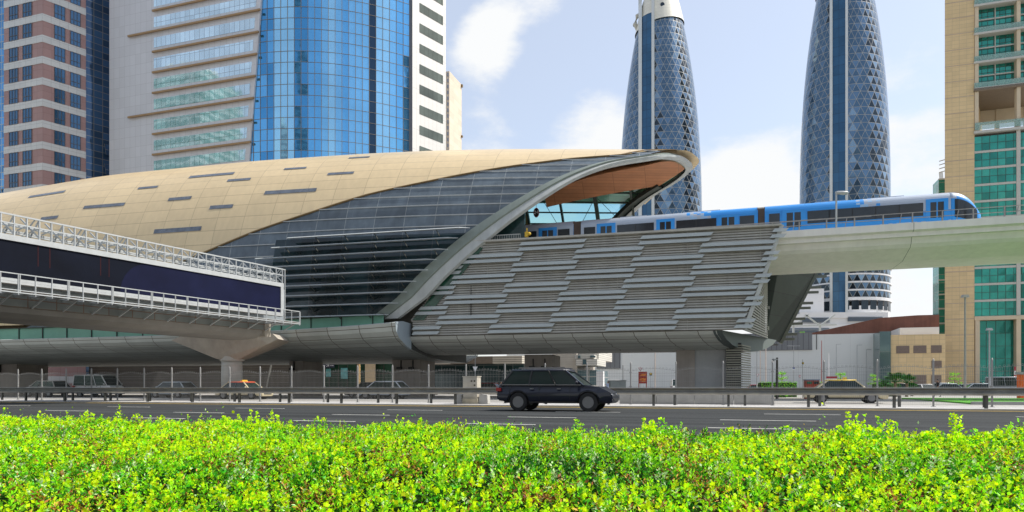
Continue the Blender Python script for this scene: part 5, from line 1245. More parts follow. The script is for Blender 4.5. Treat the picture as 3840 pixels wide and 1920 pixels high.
# ================================================================ VEHICLES
m_tyre = mat('tyre_rubber', (.018, .018, .018), .85, var=.1); m_rimw = mat('alloy_wheel', (.22, .22, .23), .35, .8, var=.05)
m_cglass = mat('car_glass', (.012, .025, .022), .06, 0, var=.1, spec=.45); m_black = mat('black_trim', (.012, .012, .012), .5)
m_hl = mat('headlamp', (.6, .62, .65), .1, .2, var=0); m_tl = mat('tail_lamp', (.35, .01, .01), .2, var=0)
def paint(nm, c): return mat(nm, c, .38, .0, var=.02, coat=.6, spec=.2)
def car(kind, body_m, loc, rz, label, roof_m=None, cat='car', name='car', group=None):
    """side profile along +x (forward), real size; parts are children"""
    K = {'suv':   dict(L=4.75, W=1.92, H=1.68, zb=.30, belt=1.06, hood=1.0, r=.37, wx=(-1.42, 1.43), cab=(-2.22, -1.72, .45, 1.25), tail=1.02, nose=.74),
         'sedan': dict(L=4.75, W=1.82, H=1.46, zb=.22, belt=.90, hood=.84, r=.33, wx=(-1.38, 1.40), cab=(-1.75, -.98, .50, 1.20), tail=.95, nose=.60),
         'hatch': dict(L=4.4, W=1.80, H=1.52, zb=.22, belt=.92, hood=.88, r=.33, wx=(-1.32, 1.32), cab=(-2.08, -1.45, .52, 1.28), tail=.95, nose=.62),
         'van':   dict(L=5.2, W=1.95, H=2.28, zb=.28, belt=1.22, hood=1.12, r=.36, wx=(-1.55, 1.65), cab=(-2.52, -2.38, 1.20, 2.05), tail=1.2, nose=.80)}[kind]
    L_, W_, H = K['L'], K['W'], K['H']; hw = W_/2; r = K['r']; x0, x1 = -L_/2, L_/2; c0, c1, c2, c3 = K['cab']
    t_ = thing(name, loc, label, cat, group, rz)
    pts = [(x0+.04, K['zb']+.12), (x0, .55), (x0+.02, K['tail']-.08), (x0+.10, K['tail'])]
    pts += [(c0+.02, K['belt']+.01), (c3-.02, K['belt']-.01), (c3+.5*(x1-c3), K['hood']-.02), (x1-.22, K['nose']+.08), (x1-.05, K['nose']-.03), (x1, .48), (x1-.06, K['zb']+.02)]
    for wx in K['wx'][::-1]:
        R_ = r+.06; n = 9
        pts += [(wx+R_*math.cos(a), max(K['zb'], r+R_*math.sin(a))) for a in [math.pi*i/(n-1) for i in range(n)]]
    q = []
    for p_ in pts:
        if not q or math.dist(q[-1], p_) > .02: q.append(p_)
    b = MB(); nn = len(q)
    rows = [(-1, .0), (-1, 1)]
    def yw(z, s): return s*(hw-.04*max(0, (z-.75))*2-.03*max(0, .5-z)*2)
    o = [(x, yw(z, -1), z) for x, z in q]+[(x, yw(z, 1), z) for x, z in q]
    b.add(o, [tuple(range(nn)), tuple(range(2*nn-1, nn-1, -1))]+[(i, i+nn, (i+1) % nn+nn, (i+1) % nn) for i in range(nn)])
    bo = b.build('body', body_m, t_, local=True, bevel=.05); bm = bmesh.new(); bm.from_mesh(bo.data)
    for zc in (.42, .54, .66, .78, .90): bmesh.ops.bisect_plane(bm, geom=bm.verts[:]+bm.edges[:]+bm.faces[:], plane_co=(0, 0, zc), plane_no=(0, 0, 1))
    for v_ in bm.verts:
        if abs(v_.co.y) > hw*.7: v_.co.y -= math.copysign(min(.16, .42*(v_.co.z-.70)**2*(1.6 if v_.co.z > .7 else .8)) + max(0, abs(v_.co.x)-x1+.5)*.28, v_.co.y)
    for f in bm.faces: f.smooth = True
    for e_ in bm.edges: e_.smooth = not (len(e_.link_faces) == 2 and e_.calc_face_angle(0) > .7)
    bm.to_mesh(bo.data); bm.free()
    if kind == 'suv':  # bright strip standing in for the highlight along the beltline
        b = MB()
        for s in (-1, 1): b.bar((c0+.1, s*(hw-.055), K['belt']-.0), (c3-.05, s*(hw-.055), K['belt']-.01), .03, .035)
        b.build('belt_highlight', m_rimw, t_, local=True)
    b = MB(); b.hexa([(x0+.3, -hw+.22, K['zb']+.02), (x1-.3, -hw+.22, K['zb']+.02), (x1-.3, hw-.22, K['zb']+.02), (x0+.3, hw-.22, K['zb']+.02), (x0+.3, -hw+.22, .8), (x1-.3, -hw+.22, .8), (x1-.3, hw-.22, .8), (x0+.3, hw-.22, .8)]); b.build('underbody', m_black, t_, local=True)
    # greenhouse
    wb, wr = hw-.07, hw-.24 if kind != 'van' else hw-.16; zb_, zr = K['belt']-.03, H-.05
    gv = [(c0, -wb, zb_), (c3, -wb, zb_), (c3, wb, zb_), (c0, wb, zb_), (c1, -wr, zr), (c2, -wr, zr), (c2, wr, zr), (c1, wr, zr)]
    b = MB(); b.hexa(gv); b.build('windows', m_cglass, t_, local=True)
    b = MB(); mid = (c1+c2)/2
    ring = lambda s, z: [(c1-.06*s, -wr*s, z), (mid, -wr*s-.01, z+.0), (c2+.10*s, -wr*s, z), (c2+.10*s, wr*s, z), (mid, wr*s+.01, z), (c1-.06*s, wr*s, z)]
    b.loft([ring(1.01, zr-.04), ring(1.0, zr+.01), ring(.93, H-.005), ring(.75, H)], cap=True); b.build('roof', roof_m or body_m, t_, local=True, smooth=True)
    for s in (-1, 1):
        for (xa, xb) in ((c3-.03, c2+.02), (c0+.04, c1)): b = MB(); b.bar((xa, s*(wb-.0), zb_), (xb, s*(wr+.01), zr), .09, .06); b.build('pillar', body_m, t_, local=True)
        for f in ((.5,) if kind in ('sedan', 'hatch') else (.36, .68)):
            xa = c0+(c3-c0)*f; xb = c1+(c2-c1)*(f+.02); b = MB(); b.bar((xa, s*(wb+.005), zb_), (xb, s*(wr+.012), zr), .08, .03); b.build('pillar', m_black if kind != 'van' else body_m, t_, local=True)
    for s in (-1, 1):
        for wx in K['wx']:
            w = MB(); n = 22; y0, y1 = s*(hw-.24), s*(hw-.01)
            prof = [(r*.62, y1), (r*.95, y1), (r, y1-s*.03), (r, y0), (r*.5, y0)]
            w.loft([[(wx+a*math.cos(th), y, r+a*math.sin(th)) for th in [2*math.pi*i/n for i in range(n)]] for a, y in prof], cap=False)
            wo = w.build('wheel', m_tyre, t_, local=True, smooth=False)
            h = MB(); h.loft([[(wx+a*math.cos(th), y, r+a*math.sin(th)) for th in [2*math.pi*i/n for i in range(n)]] for a, y in ((r*.64, y1-s*.01), (r*.58, y1-s*.05), (r*.1, y1-s*.05))], cap=True)
            for k in range(5):
                th = 2*math.pi*k/5; h.bar((wx, y1-s*.03, r), (wx+r*.6*math.cos(th), y1-s*.02, r+r*.6*math.sin(th)), .07, .03, up=(0, 1, 0))
            h.build('rim', m_rimw, wo, local=True)
        b = MB(); b.hexa([(x1-.35, s*(hw-.06), K['nose']-.04), (x1-.03, s*(hw-.30), K['nose']-.10), (x1-.03, s*(hw-.55), K['nose']-.10), (x1-.3, s*(hw-.45), K['nose']-.02), (x1-.37, s*(hw-.08), K['nose']+.07), (x1-.12, s*(hw-.30), K['nose']+.0), (x1-.12, s*(hw-.55), K['nose']+.0), (x1-.32, s*(hw-.45), K['nose']+.08)]); b.build('headlight', m_hl, t_, local=True)
        b = MB(); zt = K['tail']-.22; b.hexa([(x0+.22, s*(hw-.035), zt), (x0-.012, s*(hw-.10), zt), (x0-.012, s*(hw-.45), zt), (x0+.2, s*(hw-.45), zt), (x0+.22, s*(hw-.045), zt+.14), (x0-.008, s*(hw-.10), zt+.14), (x0-.008, s*(hw-.45), zt+.14), (x0+.2, s*(hw-.45), zt+.14)]); b.build('tail_light', m_tl, t_, local=True)
        b = MB(); b.ball((c3-.25, s*(hw+.08), K['belt']+.09), .1, 8, 5, sq=(.6, 1, .7)); b.bar((c3-.25, s*(hw-.06), K['belt']+.03), (c3-.25, s*(hw+.05), K['belt']+.08), .04); b.build('mirror', body_m, t_, local=True)
        b = MB()
        for f in (.42, .74): xx = c0+(c3-c0)*f; b.bar((xx-.16, s*(hw+.005), K['belt']-.16), (xx+.0, s*(hw+.005), K['belt']-.16), .03)
        b.build('door_handle', m_rimw if kind != 'van' else m_black, t_, local=True)
        b = MB()
        for f in (.08, .44, .8):
            xx = c0+(c3-c0)*f+.15; b.bar((xx, s*(hw+.001), K['zb']+.18), (xx, s*(hw-.02), K['belt']-.02), .012)
        b.bar((K['wx'][0]+r+.1, s*(hw-.005), K['zb']+.07), (K['wx'][1]-r-.1, s*(hw-.005), K['zb']+.07), .09, .05); b.build('side_trim', m_black, t_, local=True)
    b = MB(); b.hexa([(x1-.08, -.5, .42), (x1+.01, -.5, .42), (x1+.01, .5, .42), (x1-.08, .5, .42), (x1-.12, -.45, K['nose']-.1), (x1-.04, -.45, K['nose']-.1), (x1-.04, .45, K['nose']-.1), (x1-.12, .45, K['nose']-.1)]); b.build('grille', m_black, t_, local=True)
    b = MB(); b.hexa([(x0-.02, -.26, .62), (x0+.02, -.26, .62), (x0+.02, .26, .62), (x0-.02, .26, .62), (x0-.015, -.26, .74), (x0+.02, -.26, .74), (x0+.02, .26, .74), (x0-.015, .26, .74)]); b.build('number_plate', m_hl, t_, local=True)
    return t_
HD = -rad(R.deg)
def on_road(px, v, z): return R(R.ru(px, v), v, z)
p_navy = paint('navy_black_paint', (.008, .011, .022)); p_white = paint('white_paint', (.72, .72, .70)); p_cream = paint('taxi_cream_paint', (.62, .54, .36)); p_red = paint('red_paint', (.45, .015, .015))
p_orr = paint('taxi_red_roof', (.75, .10, .03)); p_silver = paint('silver_paint', (.42, .46, .50)); p_beige = paint('beige_paint', (.42, .40, .36)); p_pale = paint('pale_blue_paint', (.42, .48, .52)); p_grey = paint('dark_grey_paint', (.06, .07, .08)); p_gold = paint('taxi_yellow_roof', (.62, .42, .04))
suv = car('suv', p_navy, on_road(2093, 27.1, .05), HD, 'black navy SUV driving on the near road in front of the guardrail', name='suv')
b = MB()
for s in (-1, 1): b.bar((-1.45, s*.70, 1.74), (.45, s*.70, 1.74), .04); b.bar((-1.3, s*.70, 1.66), (-1.3, s*.70, 1.74), .04); b.bar((.35, s*.70, 1.66), (.35, s*.70, 1.74), .04)
b.build('roof_rails', m_rimw, suv, local=True)
car('van', p_white, on_road(372, 53.6, .03), HD, 'white minibus on the far service road left of the bridge pier', name='minibus', cat='van')
car('suv', p_beige, on_road(175, 52.2, .03), HD+math.pi, 'beige estate car behind the mesh fence, leftmost vehicle', cat='car')
car('hatch', p_pale, on_road(650, 51.6, .03), HD+math.pi, 'pale blue grey hatchback between the white minibus and the red roofed taxi')
tx = car('sedan', p_cream, on_road(915, 47.2, .03), HD, 'cream taxi with orange red roof passing the round bridge pier', roof_m=p_orr, name='taxi', cat='taxi')
def taxi_sign(t_): b = MB(); b.hexa([(-.12, -.35, 1.46), (.12, -.35, 1.46), (.12, .35, 1.46), (-.12, .35, 1.46), (-.08, -.3, 1.6), (.08, -.3, 1.6), (.08, .3, 1.6), (-.08, .3, 1.6)]); b.build('taxi_sign', p_gold, t_, local=True)
taxi_sign(tx)
car('hatch', p_silver, on_road(1440, 52.2, .03), HD+math.pi, 'silver hatchback with its tail towards the beige cabinet')
car('sedan', p_grey, on_road(1385, 58, .03), HD+math.pi, 'dark saloon half hidden behind the silver hatchback')
car('hatch', p_red, R(R.ru(1840, 70), 70, 0), HD, 'dark red car behind the navy SUV and the cabinet')
tx2 = car('sedan', p_cream, on_road(3165, 47.0, .03), HD, 'cream taxi with yellow roof near the red litter bins', roof_m=p_gold, name='taxi', cat='taxi'); taxi_sign(tx2)
def at(px, Z, z=.035): return Vector(((px-CX)/FPX*Z, Z, z))
for k_, pm, px, Z, rz, lb in (('sedan', p_white, 3463, 100, rad(82), 'white saloon seen from behind in the car park beside the fan palms'),
        ('suv', p_white, 3552, 104, rad(-30), 'white SUV in the car park, facing right, beside the man in black'),
        ('sedan', p_grey, 3500, 112, rad(20), 'dark grey saloon between the white saloon and the white SUV'),
        ('hatch', p_silver, 3610, 108, rad(150), 'silver hatchback parked to the right of the white SUV'),
        ('sedan', p_pale, 3562, 84, rad(-18), 'pale blue grey saloon in the front row nearest the lawn, left one'),
        ('sedan', p_pale, 3680, 82, rad(-18), 'pale green grey saloon in the front row below the red car'),
        ('sedan', p_red, 3722, 97, rad(-10), 'bright red car parked behind the pale saloons'),
        ('hatch', p_silver, 3708, 108, rad(0), 'small silver car showing above the bright red car'),
        ('van', p_silver, 3790, 84, rad(-16), 'silver grey van parked left of the orange gate column'),
        ('hatch', p_grey, 3390, 92, rad(10), 'dark grey hatchback half hidden behind the palm bushes'),
        ('hatch', p_white, 3440, 122, rad(0), 'white hatchback at the back of the car park behind the white saloon'),
        ('sedan', p_red, 2838, 118, rad(-10), 'red saloon parked by the mall wall, right of the louvred core'),
        ('hatch', p_red, 2283, 112, rad(0), 'red hatchback parked near the white van left of the yield sign'),
        ('van', p_white, 2295, 120, rad(-5), 'white van parked behind the red hatchback'),
        ('van', p_white, 2540, 108, rad(-100), 'white van peeping out left of the beige support wall'),
        ('sedan', p_red, 1590, 90, rad(30), 'dark red car in the gap beside the white portal')):
    car(k_, pm, at(px, Z), rz, lb, name='van' if k_ == 'van' else 'parked_car', cat='van' if k_ == 'van' else 'car', group='vehicles parked beyond the station' )

# ================================================================ PEOPLE
m_skin = mat('skin', (.32, .17, .11), .6, var=.05); m_hair = mat('dark_hair', (.015, .01, .008), .7)
def person(loc, rz, h, top, bottom, label, stride=.25, bare_legs=False):
    k = h/1.75
    J = {'pel': (0, 0, .95), 'waist': (0, 0, 1.1), 'chest': (0, .01, 1.32), 'neck': (0, 0, 1.47), 'head0': (0, 0, 1.56), 'head': (.02, 0, 1.66), 'head1': (.01, 0, 1.72)}
    vs = []; es = []; rs = []; nm = {}
    def V(n_, p, r_, parent=None):
        nm[n_] = len(vs); vs.append(Vector(p)*k); rs.append(r_*k)
        if parent: es.append((nm[parent], nm[n_]))
    V('pel', (0, 0, .95), .15); V('waist', (0, 0, 1.10), .125, 'pel'); V('chest', (0, 0, 1.32), .155, 'waist'); V('neck', (0, 0, 1.46), .06, 'chest'); V('head0', (.02, 0, 1.56), .075, 'neck'); V('head', (.03, 0, 1.65), .095, 'head0'); V('top', (.02, 0, 1.72), .06, 'head')
    for s, d in ((-1, 1), (1, -1)):
        V('hip%d' % s, (0, s*.09, .88), .09, 'pel'); V('knee%d' % s, (stride*.55*d+.03, s*.10, .50), .06, 'hip%d' % s); V('ank%d' % s, (stride*d, s*.10, .09), .04, 'knee%d' % s); V('toe%d' % s, (stride*d+.17, s*.11, .04), .035, 'ank%d' % s)
        V('sh%d' % s, (0, s*.18, 1.40), .06, 'chest'); V('el%d' % s, (-stride*.5*d-.02, s*.24, 1.13), .042, 'sh%d' % s); V('wr%d' % s, (-stride*.8*d+.08, s*.24, .90), .03, 'el%d' % s); V('ha%d' % s, (-stride*.9*d+.12, s*.24, .80), .028, 'wr%d' % s)
        for f in range(4): V('f%d%d' % (s, f), (-stride*.9*d+.10+f*.02, s*.24, .71+.012*abs(f-1.5)), .009, 'ha%d' % s)
        V('th%d' % s, (-stride*.9*d+.18, s*.22, .77), .010, 'ha%d' % s)
    me = bpy.data.meshes.new('p'); me.from_pydata(vs, es, []); o = bpy.data.objects.new('p', me); COL.objects.link(o)
    sk = o.modifiers.new('s', 'SKIN'); sk.use_smooth_shade = True; su = o.modifiers.new('u', 'SUBSURF'); su.levels = su.render_levels = 1
    for i, r_ in enumerate(rs): me.skin_vertices[0].data[i].radius = (r_, r_*(1.0)); me.skin_vertices[0].data[i].use_root = (i == 0)
    dg = bpy.context.evaluated_depsgraph_get(); m2 = bpy.data.meshes.new_from_object(o.evaluated_get(dg)); bpy.data.objects.remove(o)
    m2.name = 'person'; m2.materials.clear()
    for q in (m_skin, top, bottom, m_black): m2.materials.append(q)
    for p_ in m2.polygons:
        c = p_.center/k; z = c.z; arm = abs(c.y) > .20 and z < 1.3
        if z < .085: mi = 3
        elif arm: mi = 1 if z > 1.1 else 0
        elif z < .98: mi = 0 if (bare_legs and z < .5) else 2
        elif z < 1.45: mi = 1
        else: mi = 0
        p_.material_index = mi; p_.use_smooth = True
    po = bpy.data.objects.new('person', m2); COL.objects.link(po); po.location = loc; po.rotation_euler = (0, 0, rz); tag(po, label, 'person')
    b = MB(); b.ball((0, 0, 1.685*k), .108*k, 12, 8, sq=(1, .92, .85)); hb = b.build('hair', m_hair, po, local=True, smooth=True)
    return po
c_ = lambda n_, c: mat(n_, c, .8, var=.05)
person(at(3516, 70, 0), rad(190), 1.85, c_('black_shirt', (.012, .012, .014)), c_('dark_blue_jeans', (.02, .03, .07)), 'person in black T-shirt walking by the white SUV in the car park')
person(at(3679, 100, .0), rad(100), 1.8, c_('light_blue_shirt', (.35, .45, .65)), c_('black_trousers', (.015, .015, .02)), 'person in light blue shirt by the green glass ground floor')
person(at(1878, 85, .0), rad(20), 1.75, c_('white_shirt', (.65, .65, .65)), c_('grey_shorts', (.3, .2, .18)), 'person in white top with bare legs walking behind the SUV', bare_legs=True, stride=.35)
person(at(1899, 88, .0), rad(20), 1.8, c_('grey_shirt', (.35, .36, .38)), c_('brown_trousers', (.2, .12, .09)), 'person in grey top behind the SUV, right of the one in white')
person(at(2279, 95, .0), rad(60), 1.85, c_('light_blue_shirt', (.35, .45, .65)), c_('black_trousers', (.015, .015, .02)), 'person in light blue shirt before the parked red hatchback')
person(at(2974, 110, .0), rad(60), 1.75, c_('white_shirt', (.65, .65, .65)), c_('black_trousers', (.015, .015, .02)), 'person in white shirt behind the hedge by the blue parking sign')

# ================================================================ STREET FURNITURE
def pole_thing(name, px, Z, ytop, r_, m, label, cat='pole', arm=None):
    p = at(px, Z, 0); h = EYE+(HOR-ytop)/FPX*Z; t_ = thing(name, p, label, cat); b = MB(); b.tube([p, p+Vector((0, 0, h*.5)), p+Vector((0, 0, h))], [r_, r_*.85, r_*.7], 8); b.build('pole', m, t_)
    return t_, p, h
m_lamp = mat('lamp_head_grey', (.35, .36, .37), .5)
for px, Z, yt, r_, lb, kind in ((3619, 62, 1112, .10, 'tall grey street lamp with small head before the cream stone tower', 1), (3710, 74, 1236, .09, 'grey street lamp with white head before the green glass ground floor', 1),
        (2976, 128, 1298, .06, 'double armed street lamp before the dark ribbed mall panel', 2), (3136, 140, 1291, .06, 'single armed street lamp before the mall wall, left of three', 3), (3214, 140, 1294, .06, 'single armed street lamp before the mall wall, middle of three', 3), (3249, 140, 1311, .05, 'single armed street lamp before the mall wall, right of three', 3)):
    t_, p, h = pole_thing('street_lamp', px, Z, yt, r_, m_lamp, lb, 'street lamp')
    b = MB()
    if kind == 1: b.hexa([p+Vector(q)+Vector((0, 0, h)) for q in ((-.3, -.2, -.08), (.3, -.2, -.08), (.3, .2, -.08), (-.3, .2, -.08), (-.22, -.15, .16), (.22, -.15, .16), (.22, .15, .16), (-.22, .15, .16))])
    elif kind == 2: b.bar(p+Vector((-1.2, 0, h+.05)), p+Vector((1.2, 0, h+.05)), .16, .08)
    else: b.bar(p+Vector((0, 0, h)), p+Vector((1.0, 0, h+.02)), .1, .08)
    b.build('lamp_head', m_lamp, t_)
m_pink = mat('pale_pink_pole', (.55, .46, .40), .6); m_redp = mat('red_pole', (.30, .06, .05), .6)
for px, Z, yt, r_, m, lb in ((2851, 110, 1285, .09, m_pink, 'pale pink flagpole right of the louvred core, taller one'), (2872, 110, 1300, .11, m_pink, 'pale flagpole with thick foot right of the louvred core, shorter one'), (2838, 90, 1300, .06, m_lamp, 'thin grey pole just right of the louvred core'),
        (3081, 120, 1277, .08, m_redp, 'thin red pole before the mall wall'), (3108, 100, 1325, .09, m_wr, 'thick white pole above the white and red notice'), (2457, 95, 1300, .09, m_pink, 'pale pole behind the red poster board'), (2336, 100, 1370, .06, m_black, 'thin black lamp pole left of the yield sign'), (3175, 120, 1390, .05, m_lamp, 'short grey post before the mall wall')):
    pole_thing('pole', px, Z, yt, r_, m, lb)
# traffic camera pole
t_, p, h = pole_thing('camera_pole', 2914, 60, 1341, .13, mat('dark_bronze_pole', (.07, .065, .055), .5), 'dark pole with a camera bracket left of the parking sign', 'pole')
b = MB(); b.bar(p+Vector((0, -.1, h-.15)), p+Vector((-.35, -.2, h-.2)), .1); b.ball(p+Vector((-.4, -.2, h-.22)), .13, 8, 5); b.build('camera', m_lamp, t_)
# signs
def sign(px, Z, ytop, lb, kind, yc, s_=.45, name='road_sign'):
    t_, p, h = pole_thing(name, px, Z, ytop, .04, m_lamp, lb, 'sign'); c = p+Vector((0, -.06, EYE+(HOR-yc)/FPX*Z)); b = MB()
    X = Vector((1, 0, 0)); Y = Vector((0, -1, 0)); Zv = Vector((0, 0, 1))
    def poly(pts, d, mi): o_ = [c+X*x+Zv*z+Y*d for x, z in pts]; n = len(o_); b.add(o_+[q-Y*.02 for q in o_], [tuple(range(n)), tuple(range(2*n-1, n-1, -1))]+[(i, (i+1) % n, (i+1) % n+n, i+n) for i in range(n)], mi)
    ms = [mat('sign_red', (.45, .02, .02), .5, var=0), mat('sign_white', (.8, .8, .8), .5, var=0), mat('sign_blue', (.02, .08, .35), .5, var=0), mat('sign_yellow', (.7, .5, .02), .5, var=0), m_black]
    if kind == 'yield': poly([(-s_, s_*.6), (s_, s_*.6), (0, -s_)], .0, 0); poly([(-s_*.62, s_*.40), (s_*.62, s_*.40), (0, -s_*.62)], .03, 1)
    elif kind == 'yield_back': poly([(-s_*1.0, s_), (s_*1.0, s_), (0, -s_*1.2)], 0, 1)
    elif kind == 'parking': poly([(-s_, 0), (s_, 0), (s_, s_*1.6), (-s_, s_*1.6)], 0, 2); poly([(-s_, -s_*1.1), (s_, -s_*1.1), (s_, -.05), (-s_, -.05)], 0, 1); textmesh('P', s_*1.5, Matrix.Translation(c+Zv*s_*.8-Vector((0, .04, 0))) @ Matrix.Rotation(math.pi/2, 4, 'X'), b, 1)
    elif kind == 'round': poly([(s_*math.cos(a), s_*math.sin(a)) for a in [2*math.pi*i/20 for i in range(20)]], 0, 0); poly([(s_*.6*math.cos(a), s_*.6*math.sin(a)) for a in [2*math.pi*i/20 for i in range(20)]], .03, 1)
    elif kind == 'yellow': poly([(-s_, -s_), (s_, -s_), (s_, s_), (-s_, s_)], 0, 4); poly([(-s_*.6, -.05), (s_*.6, -.05), (s_*.6, s_*.8), (-s_*.6, s_*.8)], .03, 3)
    elif kind == 'notice': poly([(-.75*s_, -s_*.5), (.75*s_, -s_*.5), (.75*s_, s_*.2), (-.75*s_, s_*.2)], 0, 1); poly([(-.75*s_, s_*.2), (.75*s_, s_*.2), (.75*s_, s_*.5), (-.75*s_, s_*.5)], .01, 0)
    b.build('sign_face', ms, t_); return t_
sign(2401, 88, 1374, 'red bordered yield triangle above the red poster board', 'yield', 1384, .28)
sign(2840, 100, 1300, 'red bordered yield triangle near the hedge beside the louvred core', 'yield', 1406, .25)
sign(1782, 60, 1330, 'pale signpost with lantern and downward triangle behind the utility cabinet', 'yield_back', 1384, .22)
sign(2976, 80, 1300, 'blue parking sign above a white plate behind the hedge', 'parking', 1383, .13)
sign(2999, 90, 1405, 'small round red and white sign right of the hedge', 'round', 1411, .15)
sign(2440, 95, 1398, 'small black board with yellow disc right of the red poster', 'yellow', 1403, .18)
sign(3118, 70, 1418, 'white notice with red heading low on a post', 'notice', 1425, .75)
sign(3010, 62, 1348, 'post with narrow yellow and red pennant left of the red bins', 'yellow', 1362, .09)
# red poster board
pb_ = thing('poster_board', at(2409, 86, 0), 'red advertising board with orange print standing beyond the fence', 'board')
b = MB(); q = at(2409, 86, 0); b.box(W, q.x-.5, q.x+.55, 85.8, 86, 1.5+0, EYE+(HOR-1394)/FPX*86); b.bar(q+Vector((-.45, 0, 0)), q+Vector((-.45, 0, 1.6)), .08); b.bar(q+Vector((.5, 0, 0)), q+Vector((.5, 0, 1.6)), .08); b.build('board', mat('poster_red', (.30, .02, .01), .5, var=.1), pb_)
b = MB()
for i, (zz, w, xx) in enumerate(((2.6, .6, 0.1), (2.45, .7, 0), (2.05, .65, .05), (1.9, .8, 0), (1.72, .5, .1))): b.box(W, q.x-w/2+xx, q.x+w/2+xx, 85.76, 85.8, zz, zz+.11)
b.build('print', mat('poster_orange', (.75, .25, .04), .5, var=.4, scale=6), pb_)
# bins
for i, px in enumerate((3029, 3055)):
    q = at(px, 56, 0); t_ = thing('litter_bin', q, ['red metal litter bin with green label, left of the pair', 'red metal litter bin with black label, right of the pair'][i], 'bin', 'red litter bins')
    b = MB(); b.box(W, q.x-.27, q.x+.27, 55.7, 56.2, .06, 1.58); b.build('body', mat('bin_red', (.42, .05, .02), .5, var=.25, scale=2), t_, bevel=.02)
    b = MB(); b.box(W, q.x-.29, q.x+.29, 55.66, 56.24, 1.58, 1.66); b.build('lid', mat('bin_lid', (.2, .22, .3), .5), t_)
    b = MB(); b.box(W, q.x-.2, q.x+.2, 55.68, 55.7, 1.28, 1.48); b.build('label_plate', [mat('sign_green', (.01, .13, .06), .5, var=0), m_black][i], t_)
# grey kiosk and orange gate column
q = at(2318, 60, 0); b = MB(); b.box(W, q.x-.75, q.x+.6, 59.5, 60.5, 0, 1.58); b.box(W, q.x-.8, q.x+.65, 59.4, 60.6, 1.58, 1.64); tag(b.build('service_box', mat('grey_green_box', (.30, .33, .31), .6, var=.1), bevel=.02), 'low grey service box behind the fence, right of the SUV bonnet', 'box')
gt = thing('orange_column', at(3828, 60, 0), 'bright orange post with grey cap at the right edge beyond the fence', 'post')
q = at(3828, 60, 0); b = MB(); b.box(W, q.x-.22, q.x+.22, 59.8, 60.2, 0, 2.14); b.build('post', mat('orange_post', (.72, .13, .01), .5, var=.05), gt, bevel=.02); b = MB(); b.box(W, q.x-.3, q.x+.8, 59.7, 60.3, 2.14, 2.36); b.build('cap', m_lamp, gt)
b = MB(); q = at(3806, 90, 0); 
for i in range(5): b.lathe([(.1, 0), (.1, .55)], (q.x, q.y, 1.0+.55*i), 8, mi=i % 2)
b.lathe([(.1, 0), (.1, 1.0)], (q.x, q.y, 0), 8, mi=1)
tag(b.build('striped_pole', [mat('sign_red', (.45, .02, .02), .5, var=0), m_wr]), 'red and white striped pole before the cream ground floor column', 'pole')

# ================================================================ VEGETATION
def leafmat(nm, c, tr=.35, rough=.5):
    m = bpy.data.materials.new(nm); m.use_nodes = True; t = m.node_tree; p = t.nodes['Principled BSDF']; p.inputs['Base Color'].default_value = (*c, 1); p.inputs['Roughness'].default_value = rough; p.inputs['Specular IOR Level'].default_value = .2
    g = t.nodes.new('ShaderNodeNewGeometry'); hs = t.nodes.new('ShaderNodeHueSaturation'); hs.inputs['Color'].default_value = (*c, 1)
    r1 = t.nodes.new('ShaderNodeMapRange'); r1.inputs[3].default_value = .65; r1.inputs[4].default_value = 1.35; t.links.new(g.outputs['Random Per Island'], r1.inputs[0]); t.links.new(r1.outputs[0], hs.inputs['Value'])
    r2 = t.nodes.new('ShaderNodeMath'); r2.operation = 'MULTIPLY_ADD'; r2.inputs[1].default_value = .05; r2.inputs[2].default_value = .475; t.links.new(g.outputs['Random Per Island'], r2.inputs[0]); t.links.new(r2.outputs[0], hs.inputs['Hue'])
    t.links.new(hs.outputs[0], p.inputs['Base Color'])
    tl = t.nodes.new('ShaderNodeBsdfTranslucent'); t.links.new(hs.outputs[0], tl.inputs[0]); mx = t.nodes.new('ShaderNodeMixShader'); mx.inputs[0].default_value = tr
    t.links.new(p.outputs[0], mx.inputs[1]); t.links.new(tl.outputs[0], mx.inputs[2]); t.links.new(mx.outputs[0], t.nodes['Material Output'].inputs[0]); return m
L_green = leafmat('green_leaf', (.10, .40, .012)); L_lime = leafmat('lime_leaf', (.40, .84, .012), .45); L_pale = leafmat('pale_leaf', (.62, .80, .38), .3); L_brown = leafmat('brown_pod', (.17, .05, .01), .1); L_orange = leafmat('orange_pod', (.66, .30, .07), .25); L_yell = leafmat('yellow_flower', (.74, .97, .008), .5); L_deep = leafmat('deep_green_leaf', (.02, .12, .008), .2)
def leaves_mesh(name, cen, nrm_dir, size, asp, mats, midx):
    """cen (n,3); nrm_dir (n,3) leaf axis; size (n,) length; folded diamonds"""
    n = len(cen); ax = nrm_dir/np.linalg.norm(nrm_dir, axis=1, keepdims=True); rnd = rng.normal(size=(n, 3)); sd = np.cross(ax, rnd); sd /= np.linalg.norm(sd, axis=1, keepdims=True)
    up = np.cross(sd, ax); l = size[:, None]; w = (size*asp)[:, None]
    v = np.stack([cen, cen+ax*l*.45+sd*w*.5+up*w*.15, cen+ax*l, cen+ax*l*.45-sd*w*.5+up*w*.15], 1).reshape(-1, 3)
    f = (np.arange(n)[:, None]*4+np.array([[0, 1, 2, 3]])).reshape(-1)
    me = bpy.data.meshes.new(name); me.vertices.add(len(v)); me.vertices.foreach_set('co', v.ravel()); me.loops.add(n*4); me.loops.foreach_set('vertex_index', f.astype(np.int32)); me.polygons.add(n); me.polygons.foreach_set('loop_start', (np.arange(n)*4).astype(np.int32)); me.polygons.foreach_set('loop_total', np.full(n, 4, np.int32)); me.polygons.foreach_set('material_index', midx.astype(np.int32))
    for m in mats: me.materials.append(m)
    me.update(calc_edges=True); me.validate(); return me
